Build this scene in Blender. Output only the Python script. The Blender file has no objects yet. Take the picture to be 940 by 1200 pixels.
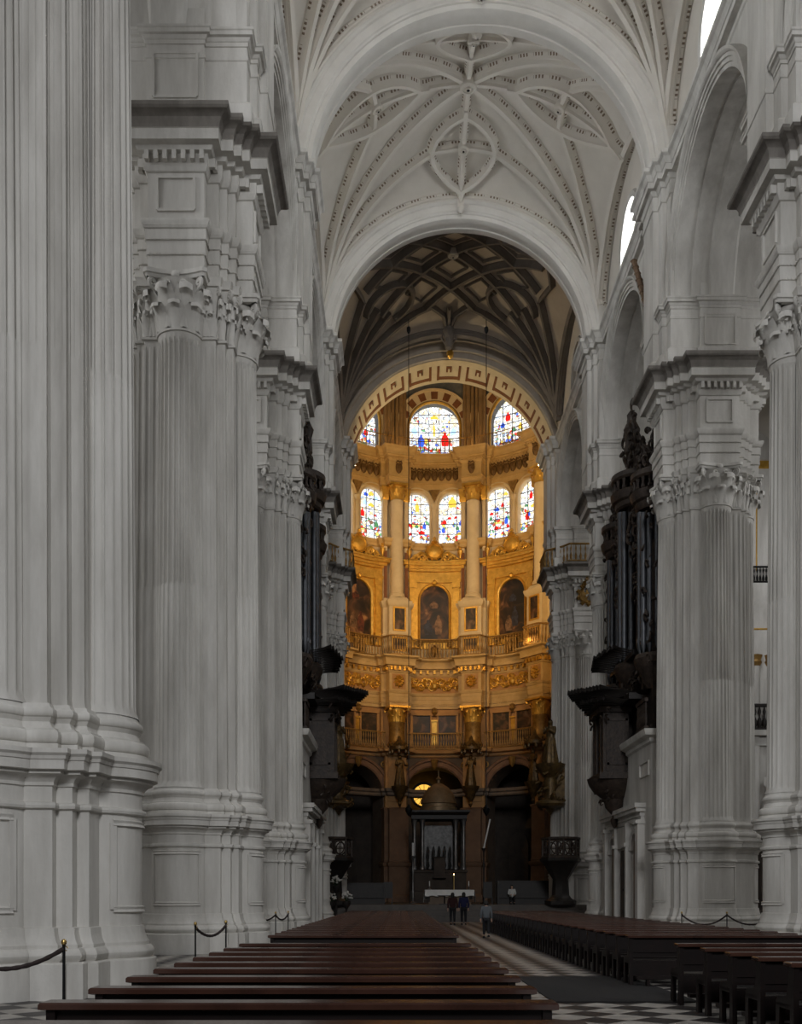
# lighting levels
WORLD_S, FLOOD_A, FLOOD_B, LAMP_A, LAMP_B, WEST, EXPO = .03, 2700, 1700, 1.5, 30, 10500, 0.45
PANE, AISLE, ARCHL = 15, 480, 1000
import bpy, bmesh, math, random
from math import pi, sin, cos, sqrt, atan2, radians, tan
from mathutils import Vector, Matrix

random.seed(7)
SC = bpy.context.scene
COL = SC.collection
F = 1230.0          # focal length in pixels of the 940 px wide frame
EYE = 1.6


def PX(px, Y):
    return (px - 465.0) / F * Y


def PZ(py, Y):
    return EYE + (1050.0 - py) / F * Y


# ------------------------------------------------------------------ materials
MATS = {}


def nodes_of(name):
    m = bpy.data.materials.new(name)
    m.use_nodes = True
    nt = m.node_tree
    for n in list(nt.nodes):
        nt.nodes.remove(n)
    out = nt.nodes.new('ShaderNodeOutputMaterial')
    MATS[name] = m
    return m, nt, out


def bsdf(nt, out, rough=0.8, metal=0.0, spec=0.5):
    b = nt.nodes.new('ShaderNodeBsdfPrincipled')
    b.inputs['Roughness'].default_value = rough
    b.inputs['Metallic'].default_value = metal
    b.inputs['Specular IOR Level'].default_value = spec
    nt.links.new(b.outputs[0], out.inputs[0])
    return b


def mottled(name, c1, c2, scale=1.5, rough=0.85, metal=0.0, bump=0.0, bscale=12.0, spec=0.4, streak=False):
    m, nt, out = nodes_of(name)
    b = bsdf(nt, out, rough, metal, spec)
    tc = nt.nodes.new('ShaderNodeTexCoord')
    mp = nt.nodes.new('ShaderNodeMapping')
    nt.links.new(tc.outputs['Object'], mp.inputs[0])
    if streak:
        mp.inputs['Scale'].default_value = (1, 1, 0.18)
    n = nt.nodes.new('ShaderNodeTexNoise')
    n.inputs['Scale'].default_value = scale
    n.inputs['Detail'].default_value = 7
    n.inputs['Roughness'].default_value = 0.65
    nt.links.new(mp.outputs[0], n.inputs['Vector'])
    r = nt.nodes.new('ShaderNodeValToRGB')
    r.color_ramp.elements[0].position = 0.32
    r.color_ramp.elements[1].position = 0.68
    r.color_ramp.elements[0].color = (*c1, 1)
    r.color_ramp.elements[1].color = (*c2, 1)
    nt.links.new(n.outputs['Fac'], r.inputs[0])
    nt.links.new(r.outputs[0], b.inputs['Base Color'])
    if bump > 0:
        n2 = nt.nodes.new('ShaderNodeTexNoise')
        n2.inputs['Scale'].default_value = bscale
        n2.inputs['Detail'].default_value = 5
        nt.links.new(tc.outputs['Object'], n2.inputs['Vector'])
        bp = nt.nodes.new('ShaderNodeBump')
        bp.inputs['Strength'].default_value = bump
        bp.inputs['Distance'].default_value = 0.03
        nt.links.new(n2.outputs['Fac'], bp.inputs['Height'])
        nt.links.new(bp.outputs[0], b.inputs['Normal'])
    return m


def plain(name, c, rough=0.6, metal=0.0, spec=0.4):
    m, nt, out = nodes_of(name)
    b = bsdf(nt, out, rough, metal, spec)
    b.inputs['Base Color'].default_value = (*c, 1)
    return m


def emit(name, c, s):
    m, nt, out = nodes_of(name)
    e = nt.nodes.new('ShaderNodeEmission')
    e.inputs[0].default_value = (*c, 1)
    e.inputs[1].default_value = s
    nt.links.new(e.outputs[0], out.inputs[0])
    return m


STONE = mottled('limewashed_stone', (0.45, 0.43, 0.395), (0.71, 0.69, 0.65), 1.1, 0.85, bump=0.25, bscale=9, streak=True)
CROWN = mottled('dark_crown_stone', (0.15, 0.135, 0.12), (0.27, 0.25, 0.225), 1.6, 0.9, streak=True)  # darker stone tone for the cornice crown mouldings
GILTC = mottled('gilt_cream_paint', (0.50, 0.34, 0.14), (0.64, 0.46, 0.22), 1.0, 0.55)
VAULT = mottled('vault_plaster', (0.60, 0.56, 0.50), (0.68, 0.64, 0.58), 0.5, 0.9, bump=0.15, bscale=5)
CREAM = mottled('cream_painted_stone', (0.60, 0.49, 0.31), (0.74, 0.62, 0.42), 0.8, 0.7)
GOLD = mottled('gilding', (0.50, 0.28, 0.045), (0.78, 0.48, 0.10), 2.2, 0.38, metal=0.55, bump=0.5, bscale=6)
DGOLD = mottled('tarnished_gilding', (0.20, 0.11, 0.03), (0.42, 0.25, 0.07), 3.0, 0.45, metal=0.4, bump=0.5, bscale=8)
OCHRE = mottled('ochre_stone', (0.40, 0.22, 0.09), (0.50, 0.29, 0.12), 1.2, 0.75)
CARVED = mottled('dark_carved_walnut', (0.016, 0.011, 0.009), (0.060, 0.040, 0.028), 5.0, 0.55, bump=0.6, bscale=10)
DWOOD = mottled('black_wood', (0.010, 0.008, 0.007), (0.022, 0.017, 0.014), 4.0, 0.5)
PEWW = mottled('dark_varnished_wood', (0.004, 0.002, 0.0018), (0.011, 0.005, 0.004), 3.0, 0.4, spec=0.3)
PEWTOP = mottled('lit_red_brown_wood', (0.024, 0.010, 0.007), (0.070, 0.030, 0.020), 1.2, 0.20, spec=0.8)  # lighter pew wood: light catching the top ledges is put into the colour
TIN = mottled('organ_pipe_tin', (0.055, 0.058, 0.065), (0.10, 0.105, 0.115), 3.0, 0.38, metal=0.5)
IRON = plain('black_iron', (0.012, 0.012, 0.012), 0.45, 0.6)
BRASS = plain('brass', (0.55, 0.38, 0.14), 0.3, 0.9)
ROPE = mottled('dark_rope', (0.02, 0.014, 0.013), (0.045, 0.03, 0.028), 20, 0.8)
DSTONE = mottled('brown_stone', (0.16, 0.12, 0.09), (0.24, 0.18, 0.13), 1.2, 0.8)
DARKST = mottled('dark_stone', (0.05, 0.04, 0.034), (0.085, 0.068, 0.055), 1.0, 0.85)  # plain very dark brown stone tone
WCLOTH = mottled('white_linen', (0.72, 0.71, 0.68), (0.82, 0.81, 0.78), 3, 0.9)
SILVER = mottled('tarnished_silver', (0.14, 0.135, 0.13), (0.26, 0.25, 0.24), 4, 0.4, metal=0.7)
BLUEV = mottled('blue_painted_vault', (0.10, 0.115, 0.13), (0.19, 0.19, 0.185), 1.5, 0.85)
RED_G = mottled('red_brown_paint', (0.16, 0.06, 0.025), (0.26, 0.11, 0.045), 2, 0.7)
SKIN = plain('skin', (0.50, 0.32, 0.24), 0.6)
HAIR = plain('dark_hair', (0.012, 0.009, 0.008), 0.6)
NAVY = plain('navy_cloth', (0.010, 0.012, 0.05), 0.9)
MAROON = plain('dark_red_cloth', (0.03, 0.008, 0.008), 0.9)
BRONZE = mottled('dark_gilt_bronze', (0.035, 0.022, 0.010), (0.17, 0.105, 0.035), 4.0, 0.4, metal=0.4, bump=0.5, bscale=8)
BLACKC = plain('black_cloth', (0.012, 0.012, 0.014), 0.9)
GREYC = plain('grey_cloth', (0.10, 0.11, 0.12), 0.9)
WHITEC = plain('white_cloth', (0.55, 0.55, 0.53), 0.9)
GREEN = plain('leaf_green', (0.02, 0.04, 0.015), 0.7)
PETAL = plain('white_petals', (0.6, 0.58, 0.54), 0.8)
DAY = emit('daylit_glass', (0.90, 0.95, 1.0), PANE)
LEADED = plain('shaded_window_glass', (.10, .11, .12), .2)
AMBERG = emit('amber_lit_glass', (1.0, 0.52, 0.08), 0.9)
FLAME = emit('lamp_flame', (1.0, 0.6, 0.25), 6.0)
G_RED = emit('red_glass', (0.75, 0.02, 0.015), 0.95)
G_BLUE = emit('blue_glass', (0.05, 0.13, 0.75), 0.95)
G_GREEN = emit('green_glass', (0.12, 0.33, 0.14), 0.8)
G_YEL = emit('yellow_glass', (1.0, 0.62, 0.08), 1.0)
G_SKY = emit('pale_blue_glass', (0.45, 0.68, 1.0), 1.2)
LEAD = plain('window_lead', (0.02, 0.02, 0.02), 0.6)


def glass_mat():
    """Stained glass: small pieces of coloured glass in lead, daylight behind."""
    m, nt, out = nodes_of('stained_glass')
    N, L = nt.nodes.new, nt.links.new
    uv = N('ShaderNodeUVMap')
    oi = N('ShaderNodeObjectInfo')
    add = N('ShaderNodeVectorMath'); add.operation = 'ADD'
    comb = N('ShaderNodeCombineXYZ')
    mul = N('ShaderNodeMath'); mul.operation = 'MULTIPLY'; mul.inputs[1].default_value = 37.0
    L(oi.outputs['Random'], mul.inputs[0]); L(mul.outputs[0], comb.inputs[0]); L(mul.outputs[0], comb.inputs[1])
    L(uv.outputs[0], add.inputs[0]); L(comb.outputs[0], add.inputs[1])
    v = N('ShaderNodeTexVoronoi'); v.inputs['Scale'].default_value = 4.2
    L(add.outputs[0], v.inputs['Vector'])
    sep = N('ShaderNodeSeparateColor'); L(v.outputs['Color'], sep.inputs[0])

    def ramp(cols, src):
        r = N('ShaderNodeValToRGB'); r.color_ramp.interpolation = 'CONSTANT'
        while len(r.color_ramp.elements) < len(cols):
            r.color_ramp.elements.new(0.5)
        for i, c in enumerate(cols):
            r.color_ramp.elements[i].position = i / len(cols)
            r.color_ramp.elements[i].color = (*c, 1)
        L(src, r.inputs[0])
        return r
    pale = ramp([(.95, .97, 1), (1, .98, .93), (.62, .76, .98), (.95, .97, 1), (1, .85, .5), (.85, .92, 1), (.95, .96, .98), (.7, .6, .45), (.97, .98, 1), (.8, .86, .84)], sep.outputs[0])
    sat = ramp([(.9, .93, 1), (.75, .05, .03), (.9, .9, .85), (.08, .16, .7), (.95, .6, .12), (.2, .1, .06), (.9, .95, 1), (.13, .35, .16), (.55, .08, .05), (.85, .87, .9), (.75, .55, .3), (.45, .6, .95)], sep.outputs[1])
    n = N('ShaderNodeTexNoise'); n.inputs['Scale'].default_value = 1.1; n.inputs['Detail'].default_value = 2
    L(add.outputs[0], n.inputs['Vector'])
    su = N('ShaderNodeSeparateXYZ'); L(uv.outputs[0], su.inputs[0])
    # more saturated figures low in the light
    mr = N('ShaderNodeMapRange'); mr.inputs[1].default_value = 0.2; mr.inputs[2].default_value = 3.6
    mr.inputs[3].default_value = 0.10; mr.inputs[4].default_value = -0.12
    L(su.outputs[1], mr.inputs[0])
    a2 = N('ShaderNodeMath'); L(n.outputs['Fac'], a2.inputs[0]); L(mr.outputs[0], a2.inputs[1])
    gt = N('ShaderNodeMath'); gt.operation = 'GREATER_THAN'; gt.inputs[1].default_value = 0.53; L(a2.outputs[0], gt.inputs[0])
    mix = N('ShaderNodeMix'); mix.data_type = 'RGBA'
    L(gt.outputs[0], mix.inputs[0]); L(pale.outputs[0], mix.inputs[6]); L(sat.outputs[0], mix.inputs[7])
    ve = N('ShaderNodeTexVoronoi'); ve.feature = 'DISTANCE_TO_EDGE'; ve.inputs['Scale'].default_value = 4.2
    L(add.outputs[0], ve.inputs['Vector'])
    le = N('ShaderNodeMath'); le.operation = 'GREATER_THAN'; le.inputs[1].default_value = 0.045; L(ve.outputs[0], le.inputs[0])
    col2 = N('ShaderNodeMix'); col2.data_type = 'RGBA'; col2.inputs[6].default_value = (.10, .09, .08, 1)
    L(le.outputs[0], col2.inputs[0]); L(mix.outputs[2], col2.inputs[7])
    e = N('ShaderNodeEmission'); e.inputs[1].default_value = 1.35
    L(col2.outputs[2], e.inputs[0]); L(e.outputs[0], out.inputs[0])
    return m


GLASS = glass_mat()


def rib_mat():
    """Vault rib plaster with the shade of small carved slots painted as dark dashes along its side faces (u in metres, v across)."""
    m, nt, out = nodes_of('rib_plaster')
    N, L = nt.nodes.new, nt.links.new
    b = bsdf(nt, out, 0.9)
    uv = N('ShaderNodeUVMap'); s = N('ShaderNodeSeparateXYZ'); L(uv.outputs[0], s.inputs[0])

    def M(op, a, bb):
        n = N('ShaderNodeMath'); n.operation = op
        for i, x in enumerate((a, bb)):
            if isinstance(x, (int, float)):
                n.inputs[i].default_value = x
            else:
                L(x, n.inputs[i])
        return n.outputs[0]
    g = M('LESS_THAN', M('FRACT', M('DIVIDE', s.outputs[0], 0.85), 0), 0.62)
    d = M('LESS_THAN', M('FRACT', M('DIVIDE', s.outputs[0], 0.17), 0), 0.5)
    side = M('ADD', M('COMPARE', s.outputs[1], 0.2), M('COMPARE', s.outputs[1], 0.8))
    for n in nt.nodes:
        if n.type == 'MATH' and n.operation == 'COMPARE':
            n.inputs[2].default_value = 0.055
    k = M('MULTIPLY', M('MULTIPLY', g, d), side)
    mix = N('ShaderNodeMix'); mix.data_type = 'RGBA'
    mix.inputs[6].default_value = (.66, .62, .56, 1); mix.inputs[7].default_value = (.20, .15, .11, 1)  # dark dashes paint in the shade of the carved slots
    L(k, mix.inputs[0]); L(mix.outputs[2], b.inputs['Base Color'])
    return m


RIB = rib_mat()


def floor_mat():
    m, nt, out = nodes_of('checkered_marble')
    N, L = nt.nodes.new, nt.links.new
    b = bsdf(nt, out, 0.42, 0, 0.35)
    tc = N('ShaderNodeTexCoord'); mp = N('ShaderNodeMapping')
    mp.inputs['Rotation'].default_value = (0, 0, pi / 4)
    L(tc.outputs['Object'], mp.inputs[0])
    ck = N('ShaderNodeTexChecker'); ck.inputs['Scale'].default_value = 1 / 0.53
    ck.inputs['Color1'].default_value = (.46, .43, .39, 1); ck.inputs['Color2'].default_value = (.028, .024, .024, 1)
    L(mp.outputs[0], ck.inputs[0])
    n = N('ShaderNodeTexNoise'); n.inputs['Scale'].default_value = 3; n.inputs['Detail'].default_value = 6
    L(tc.outputs['Object'], n.inputs['Vector'])
    r = N('ShaderNodeValToRGB'); r.color_ramp.elements[0].color = (.55, .55, .55, 1); r.color_ramp.elements[0].position = .3
    r.color_ramp.elements[1].position = .7
    L(n.outputs['Fac'], r.inputs[0])
    mx = N('ShaderNodeMix'); mx.data_type = 'RGBA'; mx.blend_type = 'MULTIPLY'; mx.inputs[0].default_value = 1
    L(ck.outputs[0], mx.inputs[6]); L(r.outputs[0], mx.inputs[7]); L(mx.outputs[2], b.inputs['Base Color'])
    return m


FLOORM = floor_mat()


def canvas_mat(name, c_hi, sc=0.9):
    """Old dark oil painting: brown ground with soft clouds of paint."""
    m, nt, out = nodes_of(name)
    N, L = nt.nodes.new, nt.links.new
    b = bsdf(nt, out, 0.45)
    tc = N('ShaderNodeTexCoord')
    n = N('ShaderNodeTexNoise'); n.inputs['Scale'].default_value = sc; n.inputs['Detail'].default_value = 3
    n.inputs['Distortion'].default_value = 0.8
    L(tc.outputs['Object'], n.inputs['Vector'])
    r = N('ShaderNodeValToRGB')
    cs = [(0.38, (.008, .006, .006)), (.5, (.035, .018, .012)), (.6, (.12, .055, .028)), (.72, c_hi)]
    while len(r.color_ramp.elements) < 4:
        r.color_ramp.elements.new(.5)
    for e, (p, c) in zip(r.color_ramp.elements, cs):
        e.position = p; e.color = (*c, 1)
    L(n.outputs['Fac'], r.inputs[0]); L(r.outputs[0], b.inputs['Base Color'])
    return m


CANV_A = canvas_mat('oil_paint_warm', (.42, .22, .10), 0.7)
CANV_B = canvas_mat('oil_paint_dark', (.16, .12, .09), 1.1)


# ------------------------------------------------------------------ mesh tools
class MB:
    def __init__(s):
        s.v, s.f, s.u = [], [], []

    def add(s, vs, fs, uv=None):
        o = len(s.v)
        s.v.extend(tuple(p) for p in vs)
        for i, f in enumerate(fs):
            s.f.append([o + k for k in f])
            s.u.append(uv[i] if uv else None)
        return s

    def grid(s, rows, cu=False, cv=False, uv=None):
        """rows of points; cu closes along a row, cv joins last row to first; uv(i,j) gives coordinates."""
        n, m = len(rows), len(rows[0])
        vs = [p for r in rows for p in r]
        fs, us = [], []
        for i in range(n if cv else n - 1):
            for j in range(m if cu else m - 1):
                i2, j2 = (i + 1) % n, (j + 1) % m
                fs.append([i * m + j, i * m + j2, i2 * m + j2, i2 * m + j])
                if uv:
                    us.append([uv(i, j), uv(i, j + 1), uv(i + 1, j + 1), uv(i + 1, j)])
        return s.add(vs, fs, us if uv else None)

    def box(s, c, d, M=None, rz=0.0):
        x, y, z = d[0] / 2, d[1] / 2, d[2] / 2
        vs = []
        for sz in (-1, 1):
            for sx, sy in ((-1, -1), (1, -1), (1, 1), (-1, 1)):
                a, b = sx * x, sy * y
                vs.append((c[0] + a * cos(rz) - b * sin(rz), c[1] + a * sin(rz) + b * cos(rz), c[2] + sz * z))
        if M is not None:
            vs = [tuple(M @ Vector(p)) for p in vs]
        return s.add(vs, [[0, 3, 2, 1], [4, 5, 6, 7], [0, 1, 5, 4], [1, 2, 6, 5], [2, 3, 7, 6], [3, 0, 4, 7]])

    def hexa(s, p):
        """8 corner points: four of one face then the four opposite."""
        return s.add(p, [[0, 3, 2, 1], [4, 5, 6, 7], [0, 1, 5, 4], [1, 2, 6, 5], [2, 3, 7, 6], [3, 0, 4, 7]])

    def tube(s, pts, r, n=8, closed=False, caps=True, M=None):
        P = [Vector(p) for p in pts]
        k = len(P)
        rs = r if isinstance(r, (list, tuple)) else [r] * k
        rows, up = [], None
        for i in range(k):
            a = P[(i - 1) % k] if (i > 0 or closed) else P[i]
            b = P[(i + 1) % k] if (i < k - 1 or closed) else P[i]
            t = (b - a)
            if t.length < 1e-9:
                t = Vector((0, 0, 1))
            t.normalize()
            if up is None:
                up = Vector((0, 0, 1)) if abs(t.z) < 0.9 else Vector((1, 0, 0))
            up = up - t * up.dot(t)
            if up.length < 1e-6:
                up = t.orthogonal()
            up.normalize()
            w = t.cross(up)
            rows.append([P[i] + (up * cos(2 * pi * j / n) + w * sin(2 * pi * j / n)) * rs[i] for j in range(n)])
        if M is not None:
            rows = [[M @ p for p in r_] for r_ in rows]
        s.grid(rows, cu=True, cv=closed)
        if caps and not closed:
            s.add(rows[0], [list(range(n))[::-1]])
            s.add(rows[-1], [list(range(n))])
        return s

    def lathe(s, prof, c=(0, 0, 0), n=20, a0=0.0, a1=2 * pi, M=None, sq=1.0):
        full = abs(a1 - a0 - 2 * pi) < 1e-6
        k = n if full else n + 1
        rows = []
        for r, z in prof:
            row = [Vector((c[0] + r * cos(a0 + (a1 - a0) * j / n), c[1] + sq * r * sin(a0 + (a1 - a0) * j / n), c[2] + z)) for j in range(k)]
            rows.append([M @ p for p in row] if M is not None else row)
        return s.grid(rows, cu=full)

    def prism(s, poly, ext):
        """closed 3-D polygon pushed along ext."""
        e = Vector(ext)
        a = [Vector(p) for p in poly]
        b = [p + e for p in a]
        n = len(a)
        s.add(a + b, [list(range(n))[::-1], list(range(n, 2 * n))] + [[i, (i + 1) % n, n + (i + 1) % n, n + i] for i in range(n)])
        return s

    def sweep(s, plan, prof, closed=True, M=None):
        rows = []
        for d, z in prof:
            row = [Vector((x, y, z)) for x, y in offs(plan, d, closed)]
            rows.append([M @ p for p in row] if M is not None else row)
        return s.grid(rows, cu=closed)

    def build(s, name, mat, parent=None, smooth=35, weld=True):
        bm = bmesh.new()
        vs = [bm.verts.new(p) for p in s.v]
        uvl = bm.loops.layers.uv.new('UVMap') if any(u is not None for u in s.u) else None
        for f, u in zip(s.f, s.u):
            try:
                fc = bm.faces.new([vs[i] for i in f])
            except ValueError:
                continue
            if u is not None:
                for lp, c in zip(fc.loops, u):
                    lp[uvl].uv = c
        if weld:
            bmesh.ops.remove_doubles(bm, verts=bm.verts, dist=1e-4)
        bmesh.ops.recalc_face_normals(bm, faces=bm.faces)
        me = bpy.data.meshes.new(name)
        bm.to_mesh(me)
        bm.free()
        if smooth:
            me.polygons.foreach_set('use_smooth', [True] * len(me.polygons))
            me.set_sharp_from_angle(angle=radians(smooth))
        me.materials.append(mat)
        o = bpy.data.objects.new(name, me)
        COL.objects.link(o)
        if parent is not None:
            o.parent = parent
        return o


def offs(plan, d, closed=True):
    n = len(plan)
    out = []
    for i in range(n):
        x, y = plan[i]
        ns = []
        for a, b in ((i - 1, i), (i, i + 1)):
            if not closed and (a < 0 or b >= n):
                continue
            p, q = plan[a % n], plan[b % n]
            dx, dy = q[0] - p[0], q[1] - p[1]
            l = math.hypot(dx, dy)
            if l < 1e-9:
                continue
            ns.append((dy / l, -dx / l))
        if not ns:
            out.append((x, y)); continue
        if len(ns) == 1:
            mx, my = ns[0]
        else:
            k = max(1 + ns[0][0] * ns[1][0] + ns[0][1] * ns[1][1], 0.35)
            mx, my = (ns[0][0] + ns[1][0]) / k, (ns[0][1] + ns[1][1]) / k
        out.append((x + mx * d, y + my * d))
    return out


def thing(name, label, cat, loc=(0, 0, 0), rz=0.0, group=None):
    o = bpy.data.objects.new(name, None)
    o.empty_display_size = 0.2
    COL.objects.link(o)
    o.location = loc
    o.rotation_euler = (0, 0, rz)
    o['label'] = label
    o['category'] = cat
    if group:
        o['group'] = group
    return o


def tag(o, label=None, cat=None, group=None, kind=None):
    for k, v in (('label', label), ('category', cat), ('group', group), ('kind', kind)):
        if v:
            o[k] = v
    return o


def struct(name, mb, mat, label=None, cat=None, **k):
    o = mb.build(name, mat, **k)
    return tag(o, label, cat, None, 'structure')


def holder(name, label, cat):
    o = bpy.data.objects.new(name, None)
    COL.objects.link(o)
    return tag(o, label, cat, None, 'structure')


def dup(root, loc=None, rz=None, label=None, group=None):
    def cp(o, par):
        c = o.copy()
        COL.objects.link(c)
        if par is not None:
            c.parent = par
        for ch in o.children:
            cp(ch, c)
        return c
    r = cp(root, None)
    if loc is not None:
        r.location = loc
    if rz is not None:
        r.rotation_euler = (0, 0, rz)
    if label:
        r['label'] = label
    if group:
        r['group'] = group
    return r


def place_part(src, parent, loc=(0, 0, 0), rz=0.0):
    """another copy of a part (shares its mesh)"""
    c = src.copy()
    COL.objects.link(c)
    c.parent = parent
    c.location = loc
    c.rotation_euler = (0, 0, rz)
    for ch in src.children:
        d = ch.copy()
        COL.objects.link(d)
        d.parent = c
    return c


def leaf(mb, fr, z0, h, w, out, lobes=4.0, n=7):
    """acanthus leaf: fr(s, r) -> (x, y) places sideways offset s and outward distance r; z grows from z0."""
    rows = []
    for i in range(n + 1):
        t = i / n
        rr = 0.03 + out * (0.18 * t + 0.82 * t ** 3)
        z = z0 + h * (t if t < 0.72 else 0.72 + 0.28 * sin((t - 0.72) / 0.28 * pi * 0.75) * 0.8)
        ww = w * (0.80 + 0.38 * sin(pi * min(t * 1.05, 1))) * (1 - 0.40 * t ** 6) * (1 - 0.20 * abs(sin(lobes * pi * t)))
        row = []
        for k in (-1, -0.5, 0, 0.5, 1):
            x, y = fr(k * ww, rr + (0.05 * out + 0.015) * (1 - abs(k)) - (0.06 if abs(k) == 1 else 0.0) * h * 0.3)
            row.append((x, y, z - 0.03 * h * abs(k)))
        rows.append(row)
    mb.grid(rows)
    # back of the curl, so that the tip has some body
    top = [(x, y, z - 0.14 * h) for x, y, z in rows[-1]]
    mb.grid([rows[-1], top])
    return mb
# ================================================================== THE NAVE
YR = {1: 17.85, 2: 30.9, 3: 43.8, 4: 56.8, 5: 69.7}
XL = {1: -6.50, 2: -6.09, 3: -5.96, 4: -5.76, 5: -5.45}
XR = {1: 13.0, 2: 12.97, 3: 12.88, 4: 12.55, 5: 12.25}
Z_LEDGE, Z_SH0, Z_SH1, Z_CAP = 3.85, 4.6, 17.2, 18.85
Z_CORN, Z_IMP, Z_SPR = 22.95, 25.4, 31.1


def rot4(seq):
    out = []
    for k in range(4):
        c, s = (1, 0, -1, 0)[k], (0, 1, 0, -1)[k]
        out += [(x * c - y * s, x * s + y * c) for x, y in seq]
    return out


def arc(cx, r, a, n):
    return [(cx + r * cos(radians(-a + 2 * a * i / n)), r * sin(radians(-a + 2 * a * i / n))) for i in range(n + 1)]


STEP = [(1.5, 1.05), (1.3, 1.05), (1.3, 1.3), (1.05, 1.3), (1.05, 1.5)]
PLAN = rot4(arc(1.35, 0.68, 74, 16) + STEP)
ESTEP = [(1.5, .78), (1.5, 1.1), (1.3, 1.1), (1.3, 1.3), (1.1, 1.3), (1.1, 1.5), (.78, 1.5)]
EPLAN = rot4([(1.96, -.78), (1.96, .78)] + ESTEP)


def attic_plan(nave):
    h = [(nave, -.8), (nave, .8), (2.16, .8), (2.16, 1.38), (1.96, 1.38), (1.96, 1.96), (.80, 1.96), (.80, 2.06),
         (-.80, 2.06), (-.80, 1.96), (-1.6, 1.96), (-1.6, 1.58), (-1.75, 1.58), (-1.75, .8), (-1.96, .8)]
    return h + [(x, -y) for x, y in h[::-1]][:-2]


def ent_profile(z0, z1, z2, z3, pj=0.79):
    """architrave z0-z1, frieze z1-z2, cornice z2-z3."""
    a, c = z1 - z0, z3 - z2
    return [(0, z0), (0, z0 + .30 * a), (.03, z0 + .31 * a), (.03, z0 + .60 * a), (.06, z0 + .61 * a), (.06, z0 + .82 * a),
            (.10, z0 + .84 * a), (.16, z0 + .94 * a), (.16, z1), (0.0, z1 + .02), (0.0, z2 - .12), (.05, z2 - .10), (.10, z2),
            (.12, z2 + .08 * c), (.12, z2 + .26 * c), (.24, z2 + .28 * c), (.28, z2 + .36 * c), (.60 * pj, z2 + .38 * c),
            (.60 * pj, z2 + .60 * c), (.63 * pj, z2 + .61 * c), (.63 * pj, z2 + .65 * c), (.655 * pj, z2 + .70 * c), (.72 * pj, z2 + .79 * c), (.88 * pj, z2 + .87 * c), (.94 * pj, z2 + .88 * c), (pj, z2 + .92 * c), (pj, z3), (-.05, z3 + .04)]


def dentils(mb, plan, z, h, pitch=.20, w=.12, d0=.10, d1=.24, closed=True):
    n = len(plan)
    for i in range(n if closed else n - 1):
        p, q = offs(plan, d0, closed)[i], offs(plan, d0, closed)[(i + 1) % n]
        L = math.hypot(q[0] - p[0], q[1] - p[1])
        k = int(L / pitch)
        if k < 1:
            continue
        ux, uy = (q[0] - p[0]) / L, (q[1] - p[1]) / L
        nx, ny = uy, -ux
        for j in range(k):
            t = (j + .5) * L / k
            c = (p[0] + ux * t + nx * (d1 - d0) / 2, p[1] + uy * t + ny * (d1 - d0) / 2, z + h / 2)
            mb.box(c, (w, d1 - d0 + .03, h), rz=atan2(uy, ux))


def fluted_lobe(mb, cx=1.35, z0=Z_SH0, zc=10.2, z1=Z_SH1, r0=.70, rc=.665, r1=.60, nf=13, a=90, dlo=.034, dhi=.09):
    rows = []
    lv = [(z0, r0 + .05, 0), (z0 + .12, r0, 0), (z0 + .22, r0 - .005, dlo), (zc, rc, dlo), (zc + .1, rc - .002, dhi),
          (z0 + .75 * (z1 - z0), .5 * (rc + r1) - .004, dhi), (z1 - .28, r1, dhi), (z1 - .16, r1, 0), (z1, r1 + .02, 0)]
    fr = [(0, 0), (.16, 0), (.22, .55), (.36, .93), (.58, 1), (.80, .93), (.94, .55)]
    for z, r, d in lv:
        row = []
        for k in range(nf):
            for s, dd in fr:
                ang = radians(-a + 2 * a * (k + s) / nf)
                rr = r - d * dd
                row.append((cx + rr * cos(ang), rr * sin(ang), z))
        ang = radians(a)
        row.append((cx + r * cos(ang), r * sin(ang), z))
        rows.append(row)
    mb.grid(rows)


def grooved(p, q, k, d):
    """points from p towards q (q left out) with k shallow grooves."""
    L = math.hypot(q[0] - p[0], q[1] - p[1])
    ux, uy = (q[0] - p[0]) / L, (q[1] - p[1]) / L
    nx, ny = uy, -ux
    out = [p]
    for j in range(k):
        for s, dd in ((.22, 0), (.3, .8), (.5, 1), (.7, .8), (.78, 0)):
            t = (j + s) / k * L
            out.append((p[0] + ux * t - nx * d * dd, p[1] + uy * t - ny * d * dd))
    return out


def corner_rows(z0=Z_SH0, z1=Z_SH1):
    pts = [(1.5, .60)] + STEP + [(.60, 1.5)]
    rows = []
    for z, sc, d in ((z0, 1.012, 0), (z0 + .12, 1, 0), (z0 + .22, 1, .012), (10.2, .985, .012), (10.3, .985, .035), (z1 - .3, .955, .035), (z1 - .18, .955, 0), (z1, .96, 0)):
        line = []
        for i in range(len(pts) - 1):
            L = math.hypot(pts[i + 1][0] - pts[i][0], pts[i + 1][1] - pts[i][1])
            line += grooved(pts[i], pts[i + 1], 2 if L > .3 else 1, d)
        line.append(pts[-1])
        rows.append([(x * sc, y * sc, z) for x, y in line])
    return rows


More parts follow.
